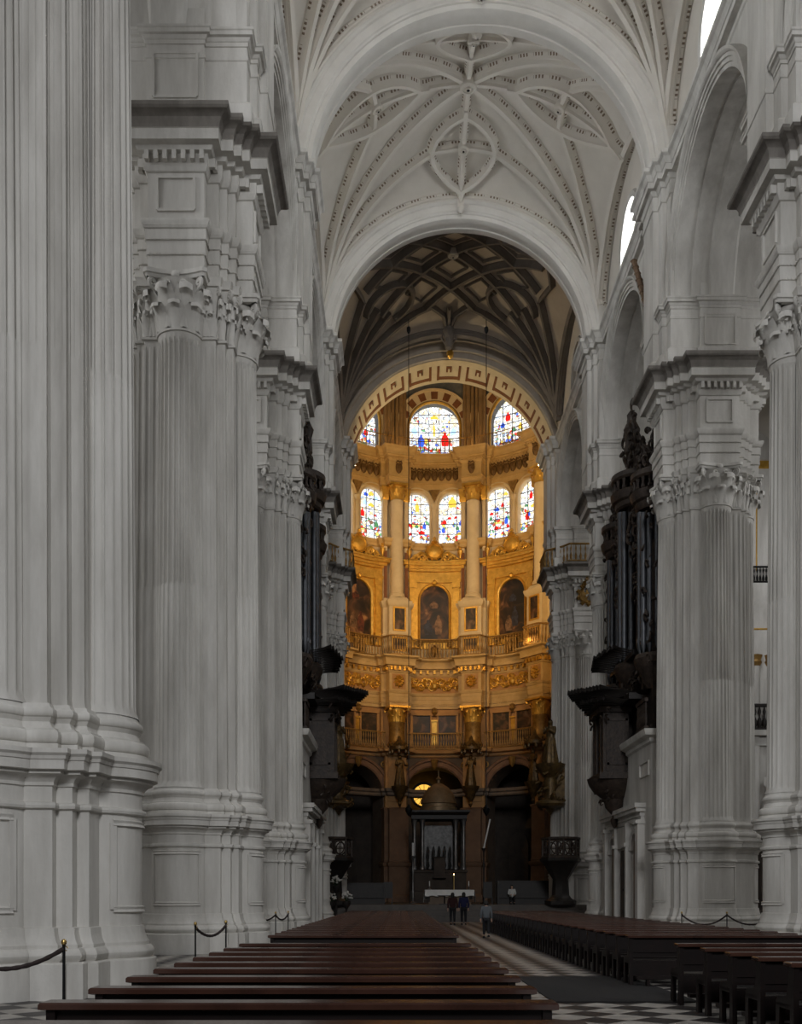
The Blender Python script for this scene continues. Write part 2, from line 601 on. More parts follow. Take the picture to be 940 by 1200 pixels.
def lobe_capital(mb, cx=1.35, r=.60, z0=Z_SH1, z1=Z_CAP, nl=5):
    H = z1 - z0
    mb.lathe([(r - .02, z0 - .03), (r + .06, z0), (r + .06, z0 + .06), (r - .01, z0 + .09), (r, z0 + .3 * H), (r + .03, z0 + .6 * H), (r + .14, z0 + .84 * H), (r + .17, z0 + .86 * H)],
             (cx, 0, 0), 18, radians(-92), radians(92))

    def ringleaf(phi, zz, h, w, out):
        def fr(s, d):
            a = phi + s / r
            return cx + (r + d) * cos(a), (r + d) * sin(a)
        leaf(mb, fr, zz, h, w, out)
    for k in range(nl):
        ringleaf(radians(-80 + 160 * k / (nl - 1)), z0 + .06, .44 * H, .23, .30)
    for k in range(nl - 1):
        ringleaf(radians(-60 + 120 * k / (nl - 2)), z0 + .10, .72 * H, .23, .40)
    # scrolls under the abacus corners and the small ones between them
    for sg in (-1, 1):
        a = radians(46 * sg)
        ux, uy = cos(a), sin(a)
        pts = []
        for i in range(22):
            t = i / 21
            th = -pi / 2 + t * 3.6 * pi
            q = .15 * (1 - .78 * t)
            pts.append((cx + ux * (r + .30 + q * cos(th) * .9), uy * (r + .30 + q * cos(th) * .9), z0 + .80 * H + q * sin(th)))
        pts = [(cx + ux * (r + .04), uy * (r + .04), z0 + .45 * H), (cx + ux * (r + .10), uy * (r + .10), z0 + .62 * H)] + pts
        mb.tube(pts, .045, 6)
        b = radians(16 * sg)
        pts = []
        for i in range(16):
            t = i / 15
            th = -pi / 2 + t * 3.2 * pi * sg
            q = .09 * (1 - .75 * t)
            pts.append((cx + (r + .16) * cos(b), (r + .16) * sin(b) + q * cos(th), z0 + .76 * H + q * sin(th)))
        mb.tube(pts, .03, 6)
    # abacus with hollowed sides and a flower
    za, zb = z0 + .87 * H, z1
    pl = [(cx - .1, -.86), (cx + .72, -.86), (cx + .78, -.78)]
    pl += [(cx + .62 + .16 * (abs(2 * i / 8 - 1)) ** 2, -.72 + 1.44 * i / 8) for i in range(9)]
    pl += [(cx + .78, .78), (cx + .72, .86), (cx - .1, .86)]
    mb.sweep(pl, [(-.2, za), (-.05, za), (-.02, za + .08), (.02, za + .10), (.02, zb), (-.3, zb)])
    mb.lathe([(0, 0), (.09, .0), (.12, .04), (.06, .09), (0, .1)], M=Matrix.Translation((cx + .64, 0, za + .07)) @ Matrix.Rotation(pi / 2, 4, 'Y'), n=8)


def corner_capital(mb, z0=Z_SH1, z1=Z_CAP):
    H = z1 - z0
    pts = [(1.44, .60), (1.44, 1.0), (1.25, 1.0), (1.25, 1.25), (1.0, 1.25), (1.0, 1.44), (.60, 1.44)]
    mb.sweep(pts, [(-.02, z0 - .03), (.05, z0), (.05, z0 + .06), (0, z0 + .08), (.02, z0 + .5 * H), (.10, z0 + .86 * H), (.16, z0 + .87 * H), (.18, z0 + .95 * H), (.22, z1), (-.2, z1)], closed=False)
    for i in range(len(pts) - 1):
        p, q = pts[i], pts[i + 1]
        L = math.hypot(q[0] - p[0], q[1] - p[1])
        ux, uy = (q[0] - p[0]) / L, (q[1] - p[1]) / L
        nx, ny = uy, -ux
        ks = [(.25, .42, .26), (.75, .42, .26), (.5, .68, .33)] if L > .3 else [(.5, .44, .24), (.62, .7, .28)]
        for s, hh, out in ks:
            def fr(a, d, s=s):
                t = s * L + a
                return p[0] + ux * t + nx * d, p[1] + uy * t + ny * d
            leaf(mb, fr, z0 + .08, hh * H, .16 if L > .3 else .12, out)
    # corner scrolls
    for cxy in ((1.44, 1.0), (1.25, 1.25), (1.0, 1.44)):
        u = Vector((cxy[0], cxy[1], 0)).normalized()
        pts2 = []
        for i in range(16):
            t = i / 15
            th = -pi / 2 + t * 3.4 * pi
            q2 = .12 * (1 - .75 * t)
            pts2.append((cxy[0] + u.x * (.22 + q2 * cos(th)), cxy[1] + u.y * (.22 + q2 * cos(th)), z0 + .78 * H + q2 * sin(th)))
        mb.tube(pts2, .038, 6)


def frame_on_lobe(mb, cx, r, a, z0, z1, t=.07):
    """raised moulding round a curved panel"""
    n = 10
    for zz in (z0, z1):
        mb.grid([[(cx + (r + d) * cos(radians(-a + 2 * a * i / n)), (r + d) * sin(radians(-a + 2 * a * i / n)), zz + dz) for i in range(n + 1)]
                 for d, dz in ((-.02, -t), (t * .7, -t * .6), (t * .4, 0), (t * .7, t * .6), (-.02, t))])
    for sg in (-1, 1):
        ang = radians(a * sg)
        c = Vector((cx + r * cos(ang), r * sin(ang), (z0 + z1) / 2))
        mb.box(c, (t * 1.0, t * 1.6, z1 - z0), rz=ang)


def panel_frame(mb, x, w, z0, z1, t=.07, proud=.05):
    """rectangular raised frame on a face looking along +x"""
    for zz in (z0, z1):
        mb.box((x, 0, zz), (proud * 2, w, t))
    for s in (-1, 1):
        mb.box((x, s * w / 2, (z0 + z1) / 2), (proud * 2, t, z1 - z0))


def rot_mb(src, k):
    """same mesh turned k quarter turns"""
    c, s = (1, 0, -1, 0)[k], (0, 1, 0, -1)[k]
    m = MB()
    m.v = [(p[0] * c - p[1] * s, p[0] * s + p[1] * c, p[2]) for p in src.v]
    m.f = src.f
    m.u = src.u
    return m


def join(a, b):
    return a.add(b.v, b.f)


def make_pier():
    root = thing('compound_pier', 'pier', 'pier')
    # pedestal with rounded bulges, panels and a heavy moulded ledge
    m = MB()
    m.sweep(PLAN, [(.36, 0), (.36, .55), (.33, .57)] + [(.27 + .06 * sin(pi * i / 6), .58 + .2 * i / 6) for i in range(7)] + [(.24, .79), (.24, .84), (.20, .90), (.17, 1.0), (.16, 1.1), (.12, 1.11), (.12, 2.94),
                   (.18, 2.96), (.19, 3.0), (.18, 3.04), (.12, 3.06), (.12, 3.30), (.15, 3.31), (.15, 3.36), (.18, 3.41), (.24, 3.46), (.30, 3.48), (.30, 3.53), (.38, 3.54), (.38, 3.68), (.40, 3.69), (.41, 3.74), (.45, 3.78), (.45, Z_LEDGE), (.1, Z_LEDGE + .03)])
    for k in range(4):
        t = MB()
        frame_on_lobe(t, 1.35, .80, 52, 1.38, 2.8)
        join(m, rot_mb(t, k))
    m.build('pedestal', STONE, root, 26)
    # attic base of the shafts
    m = MB()
    tor = lambda d, za, zb, b: [(d + b * sin(pi * i / 10), (za + zb) / 2 - (zb - za) / 2 * cos(pi * i / 10)) for i in range(11)]
    m.sweep(PLAN, [(.22, Z_LEDGE)] + [(.24, Z_LEDGE), (.24, Z_LEDGE + .10)] + tor(.17, Z_LEDGE + .1, Z_LEDGE + .32, .08) + [(.17, Z_LEDGE + .345), (.12, Z_LEDGE + .35), (.08, Z_LEDGE + .40), (.06, Z_LEDGE + .46), (.09, Z_LEDGE + .51), (.10, Z_LEDGE + .53)]
            + tor(.09, Z_LEDGE + .53, Z_LEDGE + .67, .05) + [(.07, Z_LEDGE + .70), (.05, Z_SH0), (-.2, Z_SH0 + .01)])
    m.build('column_base', STONE, root, 26)
    s = MB(); fluted_lobe(s)
    c = MB(); lobe_capital(c)
    g = MB(); g.grid(corner_rows())
    d = MB(); corner_capital(d)
    hc = s.build('half_column', STONE, root); c.build('capital', STONE, hc, 40)
    pc = g.build('stepped_pilaster', STONE, root); d.build('capital', STONE, pc, 40)
    for k in (1, 2, 3):
        place_part(hc, root, rz=k * pi / 2)
        place_part(pc, root, rz=k * pi / 2)
    # entablature
    m = MB()
    ep = ent_profile(Z_CAP, 20.2, 21.65, Z_CORN)
    m.sweep(EPLAN, [(-.2, Z_CAP - .02)] + ep[:20])
    # little bead rows under the fasciae
    for k in range(4):
        t = MB()
        panel_frame(t, 1.97, 1.02, 20.5, 21.4)
        join(m, rot_mb(t, k))
    t = MB()
    dentils(t, EPLAN, 21.75, .24, pitch=.23, w=.12, d0=.10, d1=.27)
    for zz, off in ((19.27, .0), (19.66, .03), (20.03, .08)):
        dentils(t, EPLAN, zz, .055, pitch=.09, w=.055, d0=off, d1=off + .035)
    join(m, t)
    m.build('entablature', STONE, root, 26)
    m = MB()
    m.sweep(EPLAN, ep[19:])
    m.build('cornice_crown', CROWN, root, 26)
    # attic pier that carries the arches
    m = MB()
    ap = attic_plan(2.38)
    m.sweep(ap, [(.14, Z_CORN - .1), (.14, 23.35), (.05, 23.45), (0, 23.5), (0, 24.6), (.03, 24.62), (.03, 24.72), (0, 24.74), (0, Z_SPR)])
    for k in (1, 3):
        t = MB()
        panel_frame(t, 2.06, 1.2, 23.55, 24.75)
        join(m, rot_mb(t, k))
    a = m.build('attic_pier', STONE, root, 26)
    for k in (1, -1):
        pl = [(-1.6, 1.5), (-1.6, 1.96), (-.8, 1.96), (-.8, 2.06), (.8, 2.06), (.8, 1.96), (1.96, 1.96), (1.96, 1.38), (2.16, 1.38), (2.16, .85)][::-1]
        pl = [(x, y * k) for x, y in pl][::k]
        t = MB()
        t.sweep(pl, [(-.05, 24.98), (.03, 25.0), (.03, 25.1), (.06, 25.12), (.10, 25.2), (.17, 25.22), (.17, 25.33), (.20, 25.35), (.20, 25.41), (-.25, 25.42)], closed=False)
        t.build('impost_moulding', STONE, a, 26)
    m = MB()
    sp = [(2.38, -.8), (2.38, .8), (2.16, .8), (2.16, 1.38), (1.96, 1.38), (1.96, 1.94), (-1.5, 1.94), (-1.5, -1.94), (1.96, -1.94), (1.96, -1.38), (2.16, -1.38), (2.16, -.8)]
    m.sweep(sp, [(-.02, 29.6), (.05, 29.63), (.05, 29.78), (.012, 29.8), (.012, 30.2), (.06, 30.22), (.10, 30.36), (.12, 30.40), (.26, 30.42), (.26, 30.66), (.29, 30.67), (.31, 30.75), (.38, 30.88), (.46, 30.93), (.48, 30.95), (.48, Z_SPR), (-.6, Z_SPR + .04)])
    m.build('springing_cornice', STONE, a, 26)
    return root


PIER = make_pier()
PIER_LABELS = {
    ('L', 1): 'huge white fluted pier nearest the camera, beside the single rope post',
    ('L', 2): 'white fluted pier with deep dark cornice, behind the second roped pair of posts',
    ('L', 3): 'white fluted pier in front of the mostly hidden organ, third along the left side',
    ('L', 4): 'white pier half hidden behind the sliver of dark organ',
    ('L', 5): 'white pier at the sanctuary mouth, beside the white flowers',
    ('R', 2): 'white fluted pier cut off by the photo edge, on the organ side',
    ('R', 3): 'broad white fluted pier beside the big dark organ, behind the rope swags',
    ('R', 4): 'white fluted pier rising just behind the big dark organ',
    ('R', 5): 'white pier with gilded shield at the sanctuary mouth, beside the big dark organ',
}
first = True
PIERS = {}
for sd in 'LR':
    for r in range(1, 6):
        if (sd, r) not in PIER_LABELS:
            continue
        x = XL[r] if sd == 'L' else XR[r]
        if first:
            p = PIER
            first = False
            p.location = (x, YR[r], 0)
            p['label'] = PIER_LABELS[sd, r]
        else:
            p = dup(PIER, (x, YR[r], 0), 0 if sd == 'L' else pi, PIER_LABELS[sd, r])
        p['group'] = 'compound piers of the nave'
        PIERS[sd, r] = p


def row_mid(r):
    return (XL[r] + XR[r]) / 2, (XR[r] - XL[r]) / 2


# ------------------------------------------------------------------ floor
m = MB()
m.grid([[(-40, -14, 0), (45, -14, 0)], [(-40, 118, 0), (45, 118, 0)]])
struct('floor', m, FLOORM)
m = MB()
m.sweep([(2.35, 15.75), (4.55, 15.75), (4.55, 20.6), (2.35, 20.6)], [(0, 0.002), (0, .018), (-.03, .025), (-1.0, .025)])
m.box((3.45, 18.17, .02), (.5, 4.0, .012))
mt = m.build('floor_mat', mottled('dark_coir', (.005, .0045, .0045), (.014, .012, .012), 12, .95), None)
tag(mt, 'large black mat lying across the checkered aisle', 'mat')


# ------------------------------------------------------------------ transverse arches
def arc_sweep(mb, c, R, prof, a0=0.0, a1=pi, n=48, uaxis=(1, 0, 0), waxis=(0, 1, 0), stilt=0.0):
    """prof: closed list of (rho, w); arc in the plane of uaxis and Z; w along waxis."""
    U, W = Vector(uaxis), Vector(waxis)
    C_ = Vector(c)
    rows = []
    ang = [a0 + (a1 - a0) * i / n for i in range(n + 1)]
    pts = [(a, 0.0) for a in ang]
    if stilt:
        pts = [(ang[0], -stilt)] + pts + [(ang[-1], -stilt)]
    for a, dz in pts:
        rows.append([C_ + (U * cos(a) + Vector((0, 0, 1)) * sin(a)) * (R + rho) + W * w + Vector((0, 0, dz)) for rho, w in prof])
    mb.grid(rows, cu=True)
    mb.add(rows[0], [list(range(len(prof)))])
    mb.add(rows[-1], [list(range(len(prof)))])
    return mb


ARCHST = mottled('arch_plaster', (.60, .575, .53), (.68, .655, .61), .8, .88)
ARCH_LABEL = {
    2: 'wide white stone arch over the nave, nearest the camera',
    3: 'wide white moulded arch framing the star-ribbed vault',
    4: 'white moulded arch between the star-ribbed vault and the dark coffered vault',
}
for r in (2, 3, 4):
    cx, hw = row_mid(r)
    R = hw - 2.42
    prof = [(0.03, -.62), (0, -.55), (0, -.2), (.05, -.17), (.05, .17), (0, .2), (0, .55), (.03, .62), (.22, .64), (.24, .72), (.30, .74), (.34, .80), (.62, .86), (.66, .94), (.74, 1.0), (.95, 1.0),
            (1.2, .9), (1.2, -.9), (.95, -1.0), (.74, -1.0), (.66, -.94), (.62, -.86), (.34, -.80), (.30, -.74), (.24, -.72), (.22, -.64)]
    m = MB()
    arc_sweep(m, (cx, YR[r], Z_SPR), R, prof)
    a = m.build('transverse_arch', ARCHST, None, 25)
    tag(a, ARCH_LABEL[r], 'arch', 'transverse arches of the nave')


# ------------------------------------------------------------------ vaults
def vault_fn(r):
    c0, h0 = row_mid(r)
    c1, h1 = row_mid(r + 1)
    c0, c1 = c0, c1
    h0, h1 = h0 - 1.42, h1 - 1.42
    yc, hy = (YR[r] + YR[r + 1]) / 2, (YR[r + 1] - YR[r]) / 2 - .55

    def P(u, v, drop=0.0):
        t = (v + 1) / 2
        hw = h0 + (h1 - h0) * t
        c = c0 + (c1 - c0) * t
        R = sqrt(hw * hw + hy * hy) + .05
        x, y = u * hw, v * hy
        q = Vector((x, y, sqrt(max(R * R - x * x - y * y, 0.0))))
        n = q.normalized()
        q = q - n * drop
        return Vector((c + q.x, yc + q.y, Z_SPR - .15 + q.z))
    return P


def rib(mb, P, uv, w=.34, d=.36, n=26, u0=0.0):
    """moulded rib hanging under the vault along a path in (u, v)."""
    pts = []
    segs = len(uv) - 1
    tot = [math.hypot(uv[i + 1][0] - uv[i][0], uv[i + 1][1] - uv[i][1]) for i in range(segs)]
    for i in range(segs):
        k = max(2, int(n * tot[i] / sum(tot)))
        for j in range(k):
            t = j / k
            pts.append((uv[i][0] + (uv[i + 1][0] - uv[i][0]) * t, uv[i][1] + (uv[i + 1][1] - uv[i][1]) * t))
    pts.append(uv[-1])
    C0 = [P(*p) for p in pts]
    C1 = [P(p[0], p[1], 1.0) for p in pts]
    prof = [(-.62, -.15), (-.60, .22), (-.46, .34), (-.40, .62), (-.30, .70), (-.24, 1.0), (.24, 1.0), (.30, .70), (.40, .62), (.46, .34), (.60, .22), (.62, -.15)]
    V = [0, .1, .2, .2, .3, .4, .6, .7, .8, .8, .9, 1.0]
    V = [0, .16, .24, .30, .36, .42, .58, .64, .70, .76, .84, 1.0]
    rows, U, L = [], [], u0
    for i in range(len(C0)):
        a, b = C0[max(i - 1, 0)], C0[min(i + 1, len(C0) - 1)]
        t = (b - a).normalized()
        nrm = (C1[i] - C0[i]).normalized()
        sd = t.cross(nrm).normalized()
        if i:
            L += (C0[i] - C0[i - 1]).length
        U.append(L)
        rows.append([C0[i] + sd * (x * w) + nrm * (y * d) for x, y in prof])
    mb.grid(rows, uv=lambda i, j: (U[i], V[j]))
    mb.add(rows[0], [list(range(len(prof)))])
    mb.add(rows[-1], [list(range(len(prof)))])
    return mb


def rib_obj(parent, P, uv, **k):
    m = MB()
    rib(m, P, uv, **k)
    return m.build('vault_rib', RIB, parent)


def boss(parent, P, u, v, r=.3, drop=.42):
    c, n = P(u, v, drop), (P(u, v, 1.0) - P(u, v)).normalized()
    M = Matrix.Translation(c) @ n.to_track_quat('Z', 'Y').to_matrix().to_4x4()
    m = MB()
    m.lathe([(r, -.3), (r, .0), (r * .92, .05), (r * .62, .09), (r * .58, .03), (r * .34, .03), (r * .3, .12), (0, .14)], M=M, n=14)
    b = m.build('boss', VAULT, parent)
    m = MB()
    m.lathe([(0, .16), (r * .2, .13), (r * .2, .10)], M=M, n=8)
    m.build('boss_hole', IRON, b)


def web(P, name, label, mat, hole=()):
    m = MB()
    N = 28
    m.grid([[P(-1 + 2 * i / N, -1 + 2 * j / N) for i in range(N + 1)] for j in range(N + 1)])
    o = m.build(name, mat)
    return tag(o, label, None, None, 'structure')


def almond(c, lo, hi, hw, axis, s):
    """closed leaf outline on ridge axis from lo to hi"""
    out = []
    for sg in (1, -1):
        for i in range(13):
            t = i / 12 if sg > 0 else 1 - i / 12
            a = lo + (hi - lo) * t
            q = sin(pi * min(max((t - .08) / .84, 0), 1)) ** .8 if .08 < t < .92 else 0.0
            b = sg * hw * q
            out.append((b, a * s) if axis == 'v' else (a * s, b))
        out.pop()
    return out + [out[0]]


def star_vault(r, name, label, almonds=True):
    P = vault_fn(r)
    w = web(P, name, label, VAULT)
    for sx in (-1, 1):
        for sy in (-1, 1):
            rib_obj(w, P, [(sx * .985, sy * .985), (0, 0)], w=.42, d=.5)
            rib_obj(w, P, [(sx * .985, sy * .985), (sx * .19, sy * .60), (0, sy * .585)], w=.36, d=.46)
            rib_obj(w, P, [(sx * .985, sy * .985), (sx * .60, sy * .19), (sx * .585, 0)], w=.36, d=.46)
    for s in (-1, 1):
        rib_obj(w, P, [(0, s * .99), (0, 0)], w=.36, d=.46)
        rib_obj(w, P, [(s * .99, 0), (0, 0)], w=.36, d=.46)
        rib_obj(w, P, almond(0, .25, .97, .215, 'v', s), w=.36, d=.55)
        rib_obj(w, P, almond(0, .25, .97, .215, 'u', s), w=.36, d=.55)
        rib_obj(w, P, [(-.99, s * .965), (0, s * .965), (.99, s * .965)], w=.40, d=.40)
        rib_obj(w, P, [(s * .975, -.99), (s * .975, 0), (s * .975, .99)], w=.46, d=.42)
        boss(w, P, 0, s * .585, .28, .52)
        boss(w, P, s * .585, 0, .28, .52)
        # carved keystone at each transverse arch
        q = P(0, s * .97)
        m = MB()
        m.box((q.x, q.y - s * .1, q.z - .45), (.34, .4, .7))
        m.lathe([(.05, -.4), (.17, -.28), (.2, -.08), (.12, .08)], (q.x, q.y - s * .25, q.z - .6), 8)
        m.build('keystone', VAULT, w)
    boss(w, P, 0, 0, .42, .55)
    for sx in (-1, 1):
        for sy in (-1, 1):
            q, n = P(sx * .55, sy * .70, -.01), None
            c = P(sx * .60, sy * .62, .0)
            nn = (P(sx * .60, sy * .62, 1.0) - c).normalized()
            M = Matrix.Translation(c) @ nn.to_track_quat('Z', 'Y').to_matrix().to_4x4()
            m = MB()
            m.lathe([(.15, -.02), (.15, .03), (.09, .035), (.09, .012), (0, .012)], M=M, n=10)
            m.build('bell_rope_hole', IRON, w)
    return w, P


star_vault(1, 'ceiling', 'nave vault above the nearest bay')
star_vault(2, 'ceiling_2', 'white ribbed vault rising over the nearest moulded arch')
star_vault(3, 'ceiling_3', 'white star-ribbed vault with four almond-shaped panels')

# the dark vault before the sanctuary: net of nested lozenges
P4 = vault_fn(4)
DV = mottled('grey_brown_plaster', (.46, .39, .31), (.58, .50, .40), .6, .9)
w4 = web(P4, 'ceiling_4', 'dark vault with a net of nested lozenges before the sanctuary', DV)
DRIB = mottled('shaded_rib_plaster', (.15, .13, .11), (.22, .19, .165), 1.0, .9)  # ribs darkened: their shade is put into the plaster colour


def drib(uv, **k):
    m = MB()
    rib(m, P4, uv, **k)
    return m.build('vault_rib', DRIB, w4)


for k in (-1, 0, 1):
    s0 = k * .5
    e = .78 if k == 0 else .60
    # diagonal net: lines u + v = s0 and u - v = s0
    drib([(s0 / 2 - e / 1.3, s0 / 2 + e / 1.3), (s0 / 2 + e / 1.3, s0 / 2 - e / 1.3)], w=.32, d=.42)
    drib([(s0 / 2 - e / 1.3, -s0 / 2 - e / 1.3), (s0 / 2 + e / 1.3, -s0 / 2 + e / 1.3)], w=.32, d=.42)
for cu, cv in ((.25, 0), (-.25, 0), (0, .25), (0, -.25), (.5, .25), (.5, -.25), (-.5, .25), (-.5, -.25), (.25, .5), (-.25, .5), (.25, -.5), (-.25, -.5)):
    for h, ww, dd in ((.13, .12, .18),):
        drib([(cu - h, cv), (cu, cv + h), (cu + h, cv), (cu, cv - h), (cu - h, cv)], w=ww, d=dd, n=16)
for sx in (-1, 1):
    for sy in (-1, 1):
        for tu, tv in ((.30, .74), (.52, .62), (.62, .52), (.74, .30)):
            drib([(sx * .985, sy * .985), (sx * tu, sy * tv)], w=.31, d=.42)
        # scalloped bands
        for a0, a1, cu, cv in ((10, 130, .52, .46), (140, 260, .52, .46)):
            pass
        arcp = [(sx * (.52 + .20 * cos(radians(a))), sy * (.52 + .20 * sin(radians(a)))) for a in range(100, 361, 20)]
        drib(arcp, w=.30, d=.40)
    drib([(0, sx * .99), (0, sx * .72)], w=.31, d=.42)
    drib([(-.30, sx * .74), (-.16, sx * .70), (-.05, sx * .80), (0, sx * .97)], w=.28, d=.36)
    drib([(.30, sx * .74), (.16, sx * .70), (.05, sx * .80), (0, sx * .97)], w=.28, d=.36)
    drib([(sx * .74, -.30), (sx * .80, 0), (sx * .74, .30)], w=.28, d=.36)
    drib([(-.99, sx * .965), (0, sx * .965), (.99, sx * .965)], w=.46, d=.42)
    drib([(sx * .975, -.99), (sx * .975, 0), (sx * .975, .99)], w=.46, d=.42)
boss(w4, P4, 0, 0, .34)
qk = P4(0, .97)
m = MB()
m.lathe([(.04, -1.3), (.22, -1.15), (.30, -.8), (.24, -.55), (.36, -.4), (.40, -.1), (.34, .15)], (qk.x, qk.y - .5, qk.z - .1), 10)
for k in range(8):
    a = 2 * pi * k / 8
    m.tube([(qk.x + .3 * cos(a), qk.y - .5 + .3 * sin(a), qk.z - .9), (qk.x + .48 * cos(a), qk.y - .5 + .48 * sin(a), qk.z - .6), (qk.x + .42 * cos(a), qk.y - .5 + .42 * sin(a), qk.z - .35)], [.03, .07, .03], 6)
m.build('pendant_keystone', DRIB, w4)


# ------------------------------------------------------------------ clerestory walls over the arcades
def side_wall(sd, rows):
    sg = 1 if sd == 'R' else -1
    X = XR if sd == 'R' else XL
    name = 'wall_right' if sd == 'R' else 'wall_left'
    H = holder(name, 'upper nave wall with round arches, cornice and clerestory windows', 'wall')
    for r in rows:
        xc = (X[r] + X[r + 1]) / 2
        xn, xo = xc - sg * 1.75, xc + sg * 1.75
        ya, yb = YR[r], YR[r + 1]
        ym, hw = (ya + yb) / 2, (yb - ya) / 2 - 1.96
        zs, zt = Z_IMP, 31.0
        N = 40
        m = MB()
        for x in (xn, xo):
            inn = [(x, ym + hw * cos(pi * i / N), zs + hw * sin(pi * i / N)) for i in range(N + 1)]
            out = [(x, ym + (hw + .6) * cos(pi * i / N) if 0 < i < N else (yb if i == 0 else ya), zt) for i in range(N + 1)]
            m.grid([inn, out])
            for yy, ye in ((ym + hw, yb), (ym - hw, ya)):
                m.add([(x, yy, zs), (x, ye, zs), (x, ye, zt)], [[0, 1, 2]])
        m.grid([[(xn, ym + hw * cos(pi * i / N), zs + hw * sin(pi * i / N)) for i in range(N + 1)],
                [(xo, ym + hw * cos(pi * i / N), zs + hw * sin(pi * i / N)) for i in range(N + 1)]])
        m.build('arcade_spandrel', STONE, H)
        # archivolt
        m = MB()
        pr = [(.0, .02), (0, -.12), (.14, -.12), (.15, -.18), (.28, -.18), (.29, -.24), (.40, -.24), (.42, -.30), (.48, -.36), (.56, -.38), (.58, -.2), (.58, .1)]
        pr = [(a, sg * b) for a, b in pr]
        arc_sweep(m, (xn, ym, zs), hw, pr, uaxis=(0, 1, 0), waxis=(1, 0, 0))
        # band under the soffit
        pr = [(-.06, sg * .55), (-.06, sg * 1.2), (-.14, sg * 1.3), (-.14, sg * 2.2), (-.06, sg * 2.3), (-.06, sg * 2.95), (.1, sg * 2.95), (.1, sg * .55)]
        arc_sweep(m, (xn, ym, zs), hw, pr, uaxis=(0, 1, 0), waxis=(1, 0, 0))
        m.build('arcade_arch', STONE, H, 20)
        # string course
        m = MB()
        prof = [(.0, 30.15), (.05, 30.2), (.05, 30.38), (.12, 30.40), (.26, 30.42), (.26, 30.66), (.29, 30.67), (.31, 30.75), (.38, 30.88), (.46, 30.93), (.48, 30.95), (.48, 31.1), (-.3, 31.12)]
        y0, y1 = ya + .4, yb - .4
        m.grid([[(xn - sg * d, y, z) for y in (y0, y1)] for d, z in prof])
        m.build('string_course', STONE, H, 20)
        # lunette with its window
        xl = xn + sg * .25
        hy = (yb - ya) / 2 - .55
        w, z1, z2 = (1.7, 31.8, 33.1)
        n = 40
        out = [(ym + (hy + .15) * cos(pi * i / n), 31.0 + (hy + .15) * sin(pi * i / n)) for i in range(n + 1)]
        path = [(ym + w, z1), (ym + w, z2)] + [(ym + w * cos(pi * i / 20), z2 + w * sin(pi * i / 20)) for i in range(1, 20)] + [(ym - w, z2), (ym - w, z1)]
        ln = [0]
        for a, b in zip(path, path[1:]):
            ln.append(ln[-1] + math.hypot(b[0] - a[0], b[1] - a[1]))
        inn = []
        for i in range(n + 1):
            s = ln[-1] * i / n
            k = max(j for j in range(len(ln)) if ln[j] <= s + 1e-9)
            k = min(k, len(path) - 2)
            t = (s - ln[k]) / (ln[k + 1] - ln[k])
            inn.append((path[k][0] + (path[k + 1][0] - path[k][0]) * t, path[k][1] + (path[k + 1][1] - path[k][1]) * t))
        m = MB()
        m.grid([[(xl, *p) for p in out], [(xl, *p) for p in inn], [(xl + sg * 1.5, *p) for p in inn]])
        m.add([(xl, *out[0]), (xl, *inn[0]), (xl, *inn[-1]), (xl, *out[-1])], [[0, 1, 2, 3]])
        m.add([(xl, *inn[0]), (xl + sg * 1.5, *inn[0]), (xl + sg * 1.5, *inn[-1]), (xl, *inn[-1])], [[0, 1, 2, 3]])
        m.build('lunette', VAULT, H)
        wn = holder('window_%d' % (r if sd == 'R' else r + 10), 'bright clerestory window with small columns under the nave vault', 'window')
        m = MB()
        xp = xl + sg * 1.1
        pth = [(xp, *p) for p in path]
        m.add(pth, [list(range(len(pth)))])
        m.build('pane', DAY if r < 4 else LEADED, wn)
        m = MB()
        for s in (-.62, .62):
            yy = ym + s * 1.1
            m.lathe([(.16, z1), (.16, z1 + .15), (.11, z1 + .2), (.10, z2 - .1), (.16, z2), (.18, z2 + .12)], (xl + sg * .55, yy, 0), 12)
        m.box((xl + sg * .55, ym, z2 + .18), (.3, 2 * w, .14))
        for s in (-1, 0, 1):
            m.box((xp - sg * .03, ym + s * .68, (z1 + z2 + w) / 2), (.05, .05, z2 + w - z1))
        m.box((xp - sg * .03, ym, z2), (.05, 2 * w, .06))
        m.build('window_frame', STONE, wn)
        m = MB()
        pr = [(.02, .05), (0, -.12), (.25, -.16), (.32, -.05), (.32, .05)]
        arc_sweep(m, (xl, ym, z2), w, [(a, sg * b) for a, b in pr], uaxis=(0, 1, 0), waxis=(1, 0, 0), stilt=z2 - z1)
        m.build('window_surround', STONE, wn)
    return H


side_wall('R', (1, 2, 3, 4))
side_wall('L', (1, 2, 3, 4))


